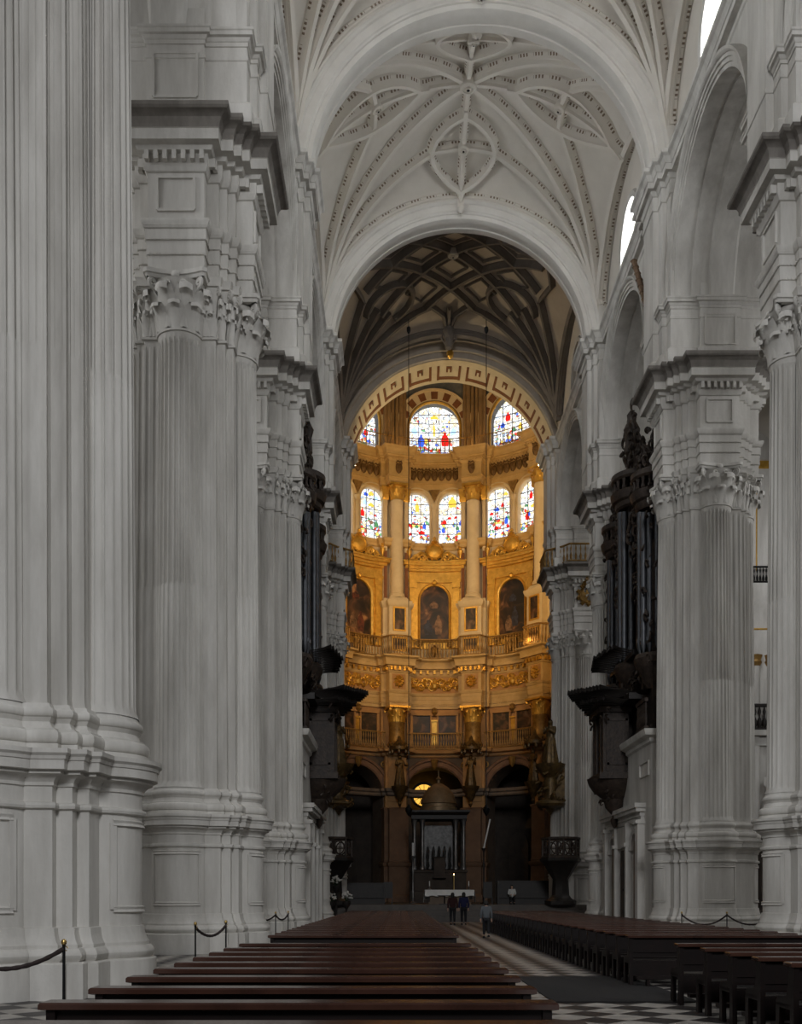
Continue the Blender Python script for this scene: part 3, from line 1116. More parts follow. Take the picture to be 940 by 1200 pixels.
# ------------------------------------------------------------------ side aisles (seen through the arches)
def aisle(sd):
    sg = 1 if sd == 'R' else -1
    X = XR if sd == 'R' else XL
    xo = X[3] + sg * 13.2
    m = MB()
    m.grid([[(xo, 5, 0), (xo, 80, 0)], [(xo, 5, 37), (xo, 80, 37)]])
    for y in (17.85, 30.9, 43.8, 56.8, 69.7):
        m.box((xo - sg * .5, y, 14), (1.2, 2.2, 28))
    H = struct('wall_aisle_right' if sg > 0 else 'wall_aisle_left', m, STONE)
    m = MB()
    xa, xb = X[3] + sg * 1.6, xo
    N = 14
    for r in (1, 2, 3, 4):
        yc, hy = (YR[r] + YR[r + 1]) / 2, (YR[r + 1] - YR[r]) / 2
        hx, xc = abs(xb - xa) / 2, (xa + xb) / 2
        R2 = hx * hx + hy * hy + .02
        m.grid([[(xc + hx * u, yc + hy * v, 26.2 + sqrt(max(R2 - (hx * u) ** 2 - (hy * v) ** 2, 0)))
                 for u in [-1 + 2 * i / N for i in range(N + 1)]] for v in [-1 + 2 * j / N for j in range(N + 1)]])
    struct('ceiling_aisle_right' if sg > 0 else 'ceiling_aisle_left', m, VAULT)
    for r in (3, 4) if sg > 0 else (3,):
        hw = abs(xo - X[r]) / 2 - 1.55
        xc = (xo - sg * .6 + X[r] + sg * 2.0) / 2
        m = MB()
        arc_sweep(m, (xc, YR[r], 26.4), hw - .3, [(0, -.6), (0, .6), (.25, .62), (.3, .75), (.7, .8), (.7, -.8), (.3, -.75), (.25, -.62)])
        a = m.build('aisle_arch', STONE)
        tag(a, ('white stone arch across the dark aisle, behind the broad pier' if r == 3 else
                'farther white stone arch across the dark aisle beside the organ') if sg > 0 else 'white stone arch across the aisle on the hidden side', 'arch')
        m = MB()
        for x in (X[r] + sg * 2.0,):
            m.lathe([(.25, -1.9), (.42, -1.6), (.40, -1.2), (.55, -.6), (.62, -.5), (.5, -.4), (.72, -.1), (.75, .0), (.3, .02)], (x, YR[r], 26.4), 16)
        m.build('carved_corbel', STONE, a)


aisle('R')
aisle('L')
# plain walls that close the aisles at the crossing
m = MB()
m.box((24.0, 78.5, 18.5), (18.0, 1.0, 37))
struct('wall_far_right', m, STONE)
m = MB()
m.box((-15.5, 78.5, 18.5), (18.0, 1.0, 37))
struct('wall_far_left', m, STONE)
# ================================================================== THE SANCTUARY
AC = Vector((3.45, 84.3, 0.0))
AR = 12.0
FLZ = 1.05


def AP(s, z, d=0.0, phi0=0.0):
    """point on the round wall: s metres along it from the middle of a bay at angle phi0, height z, d metres proud of it"""
    a = phi0 + s / AR
    r = AR - d
    return Vector((AC.x + r * sin(a), AC.y + r * cos(a), z))


BAY = radians(36)
HB = AR * BAY / 2
COLS = [radians(-90), radians(-54), radians(-18), radians(18), radians(54), radians(90)]
A_LIM = radians(100)


def apse_plan(dcol, dsub, wc=1.02, ws=1.5, d0=0.0):
    pts = []
    ev = []
    for c in COLS:
        ev += [(c - ws / AR, 's'), (c - wc / AR, 'c'), (c + wc / AR, 'C'), (c + ws / AR, 'S')]
    d = d0
    a = -A_LIM
    nxt = {'s': dsub, 'c': dcol, 'C': dsub, 'S': d0}
    for ang, k in ev:
        n = max(1, int((ang - a) / radians(3)))
        for i in range(n + 1):
            pts.append((a + (ang - a) * i / n, d))
        a, d = ang, nxt[k]
    n = int((A_LIM - a) / radians(3)) + 1
    for i in range(n + 1):
        pts.append((a + (A_LIM - a) * i / n, d))
    out = []
    for a, d in pts:
        p = (AC.x + (AR - d) * sin(a), AC.y + (AR - d) * cos(a))
        if not out or math.hypot(p[0] - out[-1][0], p[1] - out[-1][1]) > 1e-5:
            out.append(p)
    return out


def hole_wall(mb, phi0, s0, s1, z0, z1, sc, hw, zb, zs, depth, N=32):
    """piece of round wall with one arched opening and its reveal"""
    path = [(sc + hw, zb), (sc + hw, zs)] + [(sc + hw * cos(pi * i / 16), zs + hw * sin(pi * i / 16)) for i in range(1, 16)] + [(sc - hw, zs), (sc - hw, zb)]
    outp = []
    for s, z in path:
        # push outward to the rectangle
        ds, dz = s - sc, z - (zb + zs) / 2
        k = min(((s1 - sc) / ds if ds > 1e-9 else (s0 - sc) / ds if ds < -1e-9 else 1e9),
                ((z1 - (zb + zs) / 2) / dz if dz > 1e-9 else (z0 - (zb + zs) / 2) / dz if dz < -1e-9 else 1e9))
        outp.append((sc + ds * k, (zb + zs) / 2 + dz * k))
    for a, b in ((0, 1), (-1, -2)):
        outp[a] = (s1 if a == 0 else s0, zb)
    outp[1] = (s1, outp[1][1])
    outp[-2] = (s0, outp[-2][1])
    # add the rectangle's upper corners
    P_, O_ = [], []
    for i, (p, o) in enumerate(zip(path, outp)):
        if i:
            pa, po = path[i - 1], outp[i - 1]
            for cor in ((s1, z1), (s0, z1)):
                if (abs(po[0] - s1) < 1e-6 and po[1] < z1 - 1e-6 and abs(o[1] - z1) < 1e-6 and cor[0] == s1) or (abs(po[1] - z1) < 1e-6 and po[0] > s0 + 1e-6 and abs(o[0] - s0) < 1e-6 and o[1] < z1 - 1e-6 and cor[0] == s0):
                    P_.append(((pa[0] + p[0]) / 2, (pa[1] + p[1]) / 2)); O_.append(cor)
        P_.append(p); O_.append(o)
    rows = []
    for t in (0, .33, .66, 1):
        rows.append([AP(o[0] + (p[0] - o[0]) * t, o[1] + (p[1] - o[1]) * t, 0, phi0) for p, o in zip(P_, O_)])
    rows.append([AP(p[0], p[1], -depth, phi0) for p in P_])
    mb.grid(rows)
    if zb > z0 + 1e-6:
        n = 8
        mb.grid([[AP(s0 + (s1 - s0) * i / n, z, 0, phi0) for i in range(n + 1)] for z in (z0, zb)])
        mb.grid([[AP(sc - hw + 2 * hw * i / n, zb, d, phi0) for i in range(n + 1)] for d in (0, -depth)])


def arch_band(mb, phi0, sc, hw, zb, zs, prof, N=24):
    """moulded band round an arched opening: prof of (rho, proud)"""
    path = [(sc + hw, zb, 1, 0), (sc + hw, zs, 1, 0)] + [(sc + hw * cos(pi * i / N), zs + hw * sin(pi * i / N), cos(pi * i / N), sin(pi * i / N)) for i in range(1, N)] + [(sc - hw, zs, -1, 0), (sc - hw, zb, -1, 0)]
    mb.grid([[AP(s + nx * r, z + nz * r, d, phi0) for r, d in prof] for s, z, nx, nz in path])


def slab(mb, phi0, s0, s1, z0, z1, d0, d1, n=6):
    """curved block lying on the wall"""
    A = [[AP(s0 + (s1 - s0) * i / n, z, d, phi0) for i in range(n + 1)] for z, d in ((z0, d0), (z0, d1), (z1, d1), (z1, d0))]
    mb.grid(A, cv=True)
    for k in (0, n):
        mb.add([A[j][k] for j in range(4)], [[0, 1, 2, 3]])


# ---- walls
W = holder('wall_apse', 'round gilded wall of the sanctuary with arches and windows', 'wall')
m = MB()
for b in range(-2, 3):
    hole_wall(m, b * BAY, -HB, HB, FLZ, 14.6, 0, 2.72, FLZ, 10.7, 2.6)
m.build('lower_arcade_wall', mottled('umber_stone', (.10, .072, .052), (.15, .11, .08), 1.2, .8), W)
m = MB()
m.grid([[AP(s * .5, z, 0) for s in range(-42, 43)] for z in (14.6, 18.8)])
m.build('painting_gallery_wall', OCHRE, W)
m = MB()
m.grid([[AP(s * .5, z, 0) for s in range(-42, 43)] for z in (22.6, 33.2)])
for b in range(-2, 3):
    for s in (-1, 1):
        hole_wall(m, b * BAY, min(0, s * HB), max(0, s * HB), 33.2, 39.3, s * 1.62, 1.19, 33.95, 37.35, .75)
m.build('window_tier_wall', CREAM, W)
m = MB()
for b in range(-2, 3):
    hole_wall(m, b * BAY, -HB, HB, 41.0, 49.5, 0, 2.26, 41.9, 44.5, .9)
rows = []
for i in range(9):
    t = i / 8 * pi / 2 * .9
    rows.append([Vector((AC.x + AR * cos(t) * sin(a), AC.y + AR * cos(t) * cos(a), 49.5 + 9.5 * sin(t))) for a in [radians(-100 + 5 * k) for k in range(41)]])
m.grid(rows)
m.build('blue_vault', BLUEV, W)
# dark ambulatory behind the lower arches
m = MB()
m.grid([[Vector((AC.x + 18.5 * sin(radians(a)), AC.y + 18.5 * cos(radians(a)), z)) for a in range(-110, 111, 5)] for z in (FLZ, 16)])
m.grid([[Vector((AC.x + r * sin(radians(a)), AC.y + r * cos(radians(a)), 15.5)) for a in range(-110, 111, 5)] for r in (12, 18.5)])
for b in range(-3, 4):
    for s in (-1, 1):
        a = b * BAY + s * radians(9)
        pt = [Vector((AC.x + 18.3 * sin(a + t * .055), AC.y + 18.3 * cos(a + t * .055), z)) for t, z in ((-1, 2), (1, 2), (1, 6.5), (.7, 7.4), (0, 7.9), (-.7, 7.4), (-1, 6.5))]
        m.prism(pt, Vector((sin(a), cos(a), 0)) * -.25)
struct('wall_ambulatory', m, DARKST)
m = MB()
for y, z in ((64.6, .35), (65.3, .70), (66.0, FLZ)):
    m.box((3.45, (y + 104) / 2, z - .175), (17.2 if y < 66 else 17.0, 104 - y, .35))
struct('floor_sanctuary', m, mottled('sanctuary_marble', (.05, .04, .035), (.10, .085, .07), 1.5, .5))

# ---- horizontal mouldings
m = MB()
pl = apse_plan(1.45, .62, d0=.16)
m.sweep(pl, [(-.8, 18.68)] + ent_profile(18.7, 20.05, 21.75, 23.1, pj=.85), closed=False)
for c1, c2 in ((20.0, .14), (18.98, .02)):
    dentils(m, pl, c1, .07, pitch=.14, w=.08, d0=c2, d1=c2 + .05, closed=False)
e1 = m.build('gilded_entablature', GILTC, W, 26)
m = MB()
dentils(m, pl, 21.85, .34, pitch=.34, w=.2, d0=.10, d1=.34, closed=False)
m.build('dentil_course', GOLD, e1, 0, weld=False)['kind'] = 'stuff'
m = MB()
pl2 = apse_plan(1.40, .60, d0=.10)
m.sweep(pl2, [(-.8, 38.68)] + ent_profile(38.7, 39.4, 40.75, 41.85, pj=.75), closed=False)
dentils(m, pl2, 39.26, .07, pitch=.16, w=.09, d0=.12, d1=.17, closed=False)
dentils(m, pl2, 40.8, .16, pitch=.26, w=.14, d0=.1, d1=.2, closed=False)
e2 = m.build('upper_entablature', GILTC, W, 26)
m = MB()
m.sweep(apse_plan(.9, .5, d0=.08, wc=1.2, ws=1.6), [(-.6, 33.2), (0, 33.22), (.08, 33.3), (.08, 33.5), (.2, 33.6), (.26, 33.75), (.26, 33.85), (-.6, 33.9)], closed=False)
m.build('window_sill_moulding', GILTC, W)
m = MB()
m.sweep(apse_plan(.95, .5, d0=.12, wc=.95, ws=1.3), [(-.6, 10.6), (0, 10.65), (.1, 10.75), (.1, 10.95), (.25, 11.05), (.3, 11.3), (-.6, 11.35)], closed=False)
m.build('impost_course', DSTONE, W)
m = MB()
m.sweep(apse_plan(.95, .5, d0=.1, wc=.95, ws=1.3), [(-.6, 14.2), (0, 14.25), (.12, 14.35), (.12, 14.5), (.5, 14.6), (.6, 14.85), (-.6, 14.9)], closed=False)
m.build('gallery_cornice', OCHRE, W)

# scrolling relief in the gold frieze
random.seed(3)


def scroll(mb, phi, s, z, d, r, sg, turns=1.6, th=.05):
    pts = []
    for i in range(20):
        t = i / 19
        a = sg * (t * turns * 2 * pi) + (0 if sg > 0 else pi)
        q = r * (1 - .82 * t)
        pts.append(AP(s + q * cos(a), z + q * sin(a), d, phi))
    mb.tube(pts, [th * (1.2 - .5 * i / 19) for i in range(20)], 6)


m = MB()
for b in range(-2, 3):
    slab(m, b * BAY, -HB + 1.5, HB - 1.5, 20.15, 21.6, .1, .19, 10)
for c in COLS[1:5]:
    slab(m, c, -.72, .72, 20.2, 21.55, 1.3, 1.49, 2)
m.build('frieze_ground', OCHRE, e1)
m = MB()
for b in range(-2, 3):
    for k in range(-4, 5):
        if k == 0:
            continue
        s = k * .62
        sg = 1 if (k + b) % 2 else -1
        zc = 20.9 + .12 * sg
        scroll(m, b * BAY, s, zc, .26, .46, sg, 1.9, .085)
        scroll(m, b * BAY, s + .3, 20.9 - .38 * sg, .24, .26, -sg, 1.5, .07)
        for q in range(7):
            a = random.uniform(0, 2 * pi)
            m.tube([AP(s + .2 * cos(a), zc + .2 * sin(a), .24, b * BAY), AP(s + .38 * cos(a + .4), zc + .38 * sin(a + .4), .36, b * BAY), AP(s + .5 * cos(a + .9), zc + .48 * sin(a + .9), .24, b * BAY)], [.05, .11, .03], 6)
    m.lathe([(.02, -.55), (.3, -.3), (.36, 0), (.2, .25), (.25, .45), (.05, .62)], AP(0, 20.9, .25, b * BAY), 10)
for c in COLS[1:5]:
    for k in range(10):
        a = 2 * pi * k / 10
        m.tube([AP(.1 * cos(a), 20.9 + .12 * sin(a), 1.5, c), AP(.4 * cos(a), 20.9 + .42 * sin(a), 1.64, c), AP(.6 * cos(a + .3), 20.9 + .6 * sin(a + .3), 1.5, c)], [.08, .12, .04], 6)
    m.lathe([(.05, -.2), (.24, 0), (.05, .2)], AP(0, 20.9, 1.55, c), 8)
rl = m.build('frieze_relief', GOLD, e1)
rl['kind'] = 'stuff'

# shield medallions of the upper frieze
sh0 = None
n_sh = 0
for b in range(-1, 2):
    for k in range(-4, 5):
        phi = b * BAY + k * .66 / AR
        d = .16
        if abs(abs(k) - 4) < .1 and False:
            continue
        if sh0 is None:
            m = MB()
            pr = [(-.26, .38), (-.30, .1), (-.28, -.14), (-.17, -.38), (0, -.48), (.17, -.38), (.28, -.14), (.30, .1), (.26, .38), (.14, .44), (0, .38), (-.14, .44)]
            rows = [[(x * q, -y, z * q) for x, z in pr] for q, y in ((1, 0), (.98, .10), (.7, .2), (.62, .14), (.3, .2))]
            m.grid(rows, cu=True)
            m.add(rows[-1], [list(range(len(pr)))])
            m.tube([(-.30, -.05, .42), (-.15, -.22, .56), (0, -.2, .46), (.15, -.22, .56), (.30, -.05, .42)], [.03, .09, .07, .09, .03], 6)
            m.lathe([(.01, .12), (.09, .06), (.09, -.04), (.01, -.12)], (0, -.2, 0), 8)
            sh0 = m.build('shield', mottled('bronzed_shield', (.10, .055, .02), (.22, .13, .05), 6, .5), e2)
            s = sh0
        else:
            s = sh0.copy(); COL.objects.link(s); s.parent = e2
        s.location = AP(0, 40.05, d, phi)
        s.rotation_euler = (0, 0, -phi)
for c in COLS[1:5]:
    s = sh0.copy(); COL.objects.link(s); s.parent = e2
    s.location = AP(0, 40.05, 1.44, c); s.rotation_euler = (0, 0, -c)

# ---- columns of both tiers
C_NAME = {1: 'on the far side of the white flowers', 2: 'beside the amber lit round window', 3: 'beside the slanting white candle', 4: 'nearest the organ pulpit'}


def loc_frame(phi, d, z=0):
    """origin and turn of a thing that stands d proud of the wall at phi, its front (-y) to the middle"""
    return AP(0, z, d, phi), -phi


def turned_col(mb, z0, z1, r0, r1, n=24, flute=0):
    prof = [(r0 + .12, z0), (r0 + .12, z0 + .1), (r0 + .16, z0 + .16), (r0 + .12, z0 + .26), (r0 + .03, z0 + .3), (r0 + .07, z0 + .36), (r0 + .02, z0 + .42), (r0, z0 + .5), (r0 - .01, z0 + .35 * (z1 - z0)), (r1, z1 - .2), (r1 + .05, z1 - .12), (r1 + .05, z1 - .05), (r1, z1)]
    mb.lathe(prof, (0, 0, 0), n)


def round_capital(mb, r, z0, z1):
    H = z1 - z0
    mb.lathe([(r - .02, z0), (r, z0 + .4 * H), (r + .1, z0 + .85 * H), (r + .2, z0 + .87 * H)], n=18)
    for lay, (zz, h, out, ph) in enumerate(((.02, .45, .2, 0), (.04, .75, .28, .5))):
        for k in range(8):
            phi = 2 * pi * (k + ph) / 8

            def fr(s, d, phi=phi):
                a = phi + s / r
                return (r + d) * cos(a), (r + d) * sin(a)
            leaf(mb, fr, z0 + zz * H, h * H, .18, out, n=5)
    w = r + .28
    mb.box((0, 0, z1 - .06 * H), (2 * w, 2 * w, .13 * H))
    for sx in (-1, 1):
        for sy in (-1, 1):
            mb.lathe([(.01, -.14), (.14, -.1), (.16, 0), (.14, .1), (.01, .14)], (sx * w * .86, sy * w * .86, z0 + .76 * H), 8)


proto = {}
for ci in (1, 2, 3, 4):
    phi = COLS[ci]
    p, rz = loc_frame(phi, .85)
    if 'u' not in proto:
        t = thing('sanctuary_column', '', 'column')
        t['kind'] = 'thing'
        m = MB(); turned_col(m, 28.5, 37.3, .60, .54); m.build('shaft', CREAM, t)
        m = MB(); round_capital(m, .55, 37.3, 38.7); m.build('capital', GOLD, t)
        for s in (-1, 1):
            m = MB()
            m.box((s * 1.0, .55, 33.5), (.42, .5, 10.4)); m.box((s * 1.0, .28, 35.6), (.24, .1, 5.2))
            m.build('pilaster', CREAM, t)
            m = MB()
            m.box((s * 1.0, .27, 30.6), (.30, .12, 4.4)); m.build('porphyry_panel', RED_G, t)
            m = MB()
            m.sweep([(s * 1.0 - .25, .2), (s * 1.0 + .25, .2), (s * 1.0 + .25, .8), (s * 1.0 - .25, .8)], [(0, 37.4), (.06, 37.5), (.08, 38.1), (.14, 38.6), (-.1, 38.7)])
            m.build('capital', GOLD, t)
        # pedestal with two framed fields
        m = MB()
        pp = [(-.95, -.75), (.95, -.75), (.95, -.1), (1.32, -.1), (1.32, .9), (-1.32, .9), (-1.32, -.1), (-.95, -.1)]
        m.sweep(pp, [(.1, 23.0), (.1, 23.25), (0, 23.3), (0, 24.95), (.08, 25.0), (.1, 25.12), (.02, 25.18), (0, 25.2), (0, 27.55), (.06, 27.6), (.16, 27.75), (.22, 27.95), (.22, 28.1), (.02, 28.15), (-.2, 28.5)])
        m.build('pedestal', CREAM, t)
        proto['u'] = t
    else:
        t = dup(proto['u'])
    t.location = p
    t.rotation_euler = (0, 0, rz)
    t['label'] = 'upper cream column with gilt capital, %s' % C_NAME[ci]
    t['group'] = 'upper columns of the sanctuary'
    # lower tier
    if 'l' not in proto:
        t = thing('sanctuary_column', '', 'column')
        t['kind'] = 'thing'
        m = MB(); turned_col(m, 15.1, 17.25, .74, .70); m.build('shaft', DGOLD, t)
        m = MB(); round_capital(m, .70, 17.25, 18.68); m.build('capital', GOLD, t)
        m = MB()
        m.box((0, .5, 12.2), (2.0, .5, 5.9)); m.box((0, .25, 12.4), (1.5, .2, 4.5))
        m.build('upper_panel', OCHRE, t)
        m = MB()
        pp = [(-.8, -.35), (.8, -.35), (.8, .1), (1.15, .1), (1.15, 1.0), (-1.15, 1.0), (-1.15, .1), (-.8, .1)]
        m.sweep(pp, [(.2, 1.05), (.2, 1.5), (.1, 1.7), (.05, 1.75), (.05, 4.2), (.18, 4.35), (.22, 4.6), (.02, 4.65), (.06, 4.8), (0, 4.9), (0, 9.3), (.1, 9.5), (0, 9.6)])
        m.build('pier_shaft', mottled('red_brown_marble', (.15, .085, .05), (.22, .13, .075), 1, .6), t)
        proto['l'] = t
        t2 = t
    else:
        t2 = dup(proto['l'])
    t2.location = AP(0, 0, .85, phi)
    t2.rotation_euler = (0, 0, rz)
    t2['label'] = 'lower gilded column above a statue, %s' % C_NAME[ci]
    t2['group'] = 'lower columns of the sanctuary'

# small framed paintings on the pedestals
k0 = {}
for ci in (1, 2, 3, 4):
    phi = COLS[ci]
    for kind, z, w, h in (('tall', 26.45, .95, 1.9), ('wide', 24.2, 1.25, 1.0)):
        if kind not in k0:
            t = thing('painting', '', 'painting')
            m = MB(); m.box((0, .02, 0), (w, .04, h)); m.build('canvas', CANV_B, t)
            m = MB()
            for s in (-1, 1):
                m.box((s * (w / 2 + .06), 0, 0), (.13, .12, h + .24)); m.box((0, 0, s * (h / 2 + .06)), (w, .12, .13))
            m.build('frame', GOLD, t)
            k0[kind] = t
        else:
            t = dup(k0[kind])
        t.location = AP(0, z, .85 + .75 + .05, phi)
        t.rotation_euler = (0, 0, -phi)
        t['label'] = ('tall small painting on the column pedestal, %s' if kind == 'tall' else 'low wide painting at the pedestal foot, %s') % C_NAME[ci]
        t['group'] = 'pedestal paintings'

# ---- stained glass
wn = 1
random.seed(11)
BLOBS = {
    ('top', 0): [(-1.15, 1.15, .40, 1.15, G_BLUE), (.95, 1.2, .46, 1.3, G_RED), (-.7, 1.5, .2, .5, G_YEL), (0.0, 2.1, .14, 1.4, G_YEL), (1.7, 2.2, .35, .7, G_SKY), (-1.75, 2.3, .35, .7, G_SKY), (0, 3.7, .5, .35, G_YEL), (-.2, .3, .3, .4, G_GREEN), (.9, .25, .3, .4, G_BLUE)],
    ('top', 1): [(-.9, 2.7, .35, .8, G_RED), (-1.4, 2.2, .3, .5, G_BLUE), (.3, 1.7, .3, .6, G_YEL), (1.0, 1.0, .6, .5, G_BLUE), (-.5, .5, .3, .3, G_RED), (-.3, 1.6, .25, .4, G_GREEN)],
    ('top', -1): [(1.3, 1.5, .3, .6, G_RED), (.9, 1.6, .3, .5, G_SKY), (1.1, .5, .4, .35, G_GREEN), (1.6, .9, .3, .3, G_BLUE)],
    ('low', -1, 1): [(-.75, 2.0, .28, .75, G_RED), (0.1, 4.0, .35, .4, G_YEL), (.1, 3.0, .4, .35, G_YEL), (-.4, 3.9, .3, .35, G_BLUE), (.6, 1.2, .3, .6, G_GREEN), (.6, 3.7, .25, .4, G_SKY), (-.5, 3.1, .3, .5, G_SKY)],
    ('low', 0, -1): [(-.6, 1.6, .32, .28, G_RED), (.5, .95, .42, .36, G_RED), (.75, 1.45, .22, .6, G_BLUE), (-.5, .8, .2, .28, G_RED), (-.1, 4.0, .2, .2, G_RED), (.05, 1.5, .25, .35, G_GREEN), (.1, 3.0, .25, .9, G_YEL)],
    ('low', 0, 1): [(-.25, 2.3, .22, .26, G_RED), (.3, 2.35, .2, .25, G_RED), (0, 3.4, .5, 1.0, G_YEL), (-.8, 1.1, .22, .5, G_BLUE), (.75, 1.7, .22, .5, G_BLUE), (.45, 1.3, .22, .4, G_GREEN), (-.7, 1.9, .25, .4, G_RED), (.6, .8, .3, .3, G_YEL)],
    ('low', 1, -1): [(-.75, 2.3, .25, .3, G_RED), (-.2, 2.6, .3, .35, G_BLUE), (.3, 2.9, .22, .4, G_RED), (-.8, 1.8, .2, .45, G_GREEN), (.65, 1.3, .25, .7, G_BLUE), (.8, .9, .2, .4, G_RED), (-.3, .9, .3, .4, G_RED), (.6, 3.9, .3, .3, G_YEL)],
    ('low', 1, 1): [(-.1, 3.0, .25, .7, G_RED), (-.5, 1.2, .3, .75, G_RED), (-.3, 1.5, .18, .4, G_BLUE), (.2, 2.2, .5, .35, G_YEL), (.4, 4.0, .3, .4, G_SKY), (-.6, 2.4, .25, .25, G_GREEN), (.7, 1.7, .2, .3, G_RED)],
}


def figure_pane(mb, phi, sc, s, z0, w, h, d):
    """robed outline, a little wider at the foot"""
    sh = [(-.75, 0), (.8, 0), (1, .3), (.95, .55), (.62, .72), (.36, .78), (.34, .94), (0, 1), (-.34, .94), (-.36, .78), (-.7, .70), (-1, .5), (-.95, .25)]
    mb.add([AP(sc + s + x * w, z0 + y * h, d, phi) for x, y in sh], [list(range(len(sh)))])


def window(b, sc, hw, zb, zs, depth, label, blobs, nv, nh):
    global wn
    H = holder('window_%d' % (20 + wn), label, 'window')
    wn += 1
    phi = b * BAY
    path = [(sc + hw, zb), (sc + hw, zs)] + [(sc + hw * cos(pi * i / 20), zs + hw * sin(pi * i / 20)) for i in range(1, 20)] + [(sc - hw, zs), (sc - hw, zb)]
    m = MB()
    c = (sc, (zb + zs) / 2)
    vs = [AP(*c, -depth, phi)] + [AP(s, z, -depth, phi) for s, z in path]
    uvs = [(0, c[1] - zb)] + [(s - sc, z - zb) for s, z in path]
    fs = [[0, i, i + 1] for i in range(1, len(path))] + [[0, len(path), 1]]
    m.add(vs, fs, [[uvs[i] for i in f] for f in fs])
    m.build('pane', GLASS, H, 0, weld=False)
    cols = {}
    for s, z, w, h, mat in blobs:
        cols.setdefault(mat.name, []).append((s, z, w, h))
    for k, L in cols.items():
        for (s, z, w, h) in L:
            w *= .72
            m = MB()
            figure_pane(m, phi, sc, s, zb + z, w, h, -depth + .09)
            m.build(k.replace('_glass', '') + '_glass_piece', MATS[k], H, 0)
    # iron bars
    m = MB()
    def top_at(s):
        return zs + sqrt(max(hw * hw - s * s, 0))
    for i in range(1, nv):
        s = -hw + 2 * hw * i / nv
        slab(m, phi, sc + s - .022, sc + s + .022, zb, top_at(s), -depth + .10, -depth + .16, 1)
    for j in range(1, nh):
        z = zb + (zs + hw - zb) * j / nh
        h = hw if z < zs else sqrt(max(hw * hw - (z - zs) ** 2, 0))
        slab(m, phi, sc - h, sc + h, z - .02, z + .02, -depth + .10, -depth + .16, 4)
    m.build('window_lead', LEAD, H)
    m = MB()
    if hw < 2:
        pr = [(.02, -.3), (.0, .05), (.10, .12), (.14, .05), (.30, .05), (.36, .16), (.42, .16), (.42, -.05)]
    else:
        pr = [(.02, -.5), (.0, .0), (.05, .1), (.18, .15), (.24, .05)]
    arch_band(m, phi, sc, hw, zb, zs, pr)
    m.build('window_frame', CREAM if hw < 2 else GOLD, H)
    return H


BNAME = {-2: 'farthest bay by the white flowers', -1: 'bay toward the white flowers', 0: 'middle bay', 1: 'bay toward the organ pulpit', 2: 'last bay toward the organ pulpit'}
for b in range(-2, 3):
    H = window(b, 0, 2.26, 41.9, 44.5, .7, 'large round-headed stained glass window, %s' % BNAME[b], BLOBS.get(('top', b), []), 5, 6)
    # painted outer arch with dark voussoirs
    m = MB()
    arch_band(m, b * BAY, 0, 2.55, 41.9, 44.5, [(0, 0), (0, .12), (.85, .14), (.86, .3), (1.0, .32), (1.05, .05)])
    m.build('outer_arch', CREAM, H)
    m = MB()
    for k in range(1, 8, 1):
        a = pi * k / 8
        for q in (0,):
            A = [(2.62, a - .11), (3.3, a - .10), (3.3, a + .10), (2.62, a + .11)]
            vs = [AP(r * cos(t), 44.5 + r * sin(t), .15, b * BAY) for r, t in A] + [AP(r * cos(t), 44.5 + r * sin(t), .175, b * BAY) for r, t in A]
            m.hexa(vs)
    m.build('painted_voussoirs', RED_G, H)
    for s in (-1, 1):
        window(b, s * 1.62, 1.19, 33.95, 37.35, .5, 'stained glass light, %s, %s of its pair' % (BNAME[b], 'nearer the white flowers' if s < 0 else 'nearer the organ pulpit'), BLOBS.get(('low', b, s), []), 3, 5)
# slim shafts and brackets between paired lights, capitals at the springing
for b in range(-2, 3):
    m = MB()
    for s, w in ((0, .22), (-2.98, .12), (2.98, .12)):
        p = AP(s, 0, .12, b * BAY)
        m.lathe([(w + .06, 33.95), (w + .06, 34.1), (w, 34.2), (w - .02, 37.0), (w + .05, 37.05), (w + .02, 37.1), (w + .12, 37.38), (w + .12, 37.46)], (p.x, p.y, 0), 12)
    m.build('window_shaft', CREAM, W)
    m = MB()
    pt = [(-.5, 38.75), (.5, 38.75), (.36, 38.45), (.16, 37.95), (0, 37.7), (-.16, 37.95), (-.36, 38.45)]
    m.hexa  # carved spandrel bracket
    vs = [AP(s, z, .02, b * BAY) for s, z in pt]
    m.prism(vs, (AP(0, 0, .25, b * BAY) - AP(0, 0, .02, b * BAY)))
    m.build('spandrel_bracket', DGOLD, W)
DOCH = mottled('umber_painted_shaft', (.20, .125, .055), (.32, .21, .10), 1.0, .7)
# rib clusters rising from the columns into the blue vault
for ci in (1, 2, 3, 4):
    m = MB()
    for s, r in ((-.95, .16), (-.6, .22), (-.2, .16), (.2, .16), (.6, .22), (.95, .16)):
        pts = [AP(s, 41.9 + i * 1.3, .25, COLS[ci]) for i in range(6)]
        for i in range(1, 9):
            t = i / 8 * pi / 2 * .85
            a = COLS[ci] + s * cos(t) / AR
            q = (AR - .2) * cos(t)
            pts.append(Vector((AC.x + q * sin(a), AC.y + q * cos(a), 49.5 + 9.3 * sin(t))))
        m.tube(pts, r, 8)
    m.build('vault_rib', DOCH, W)

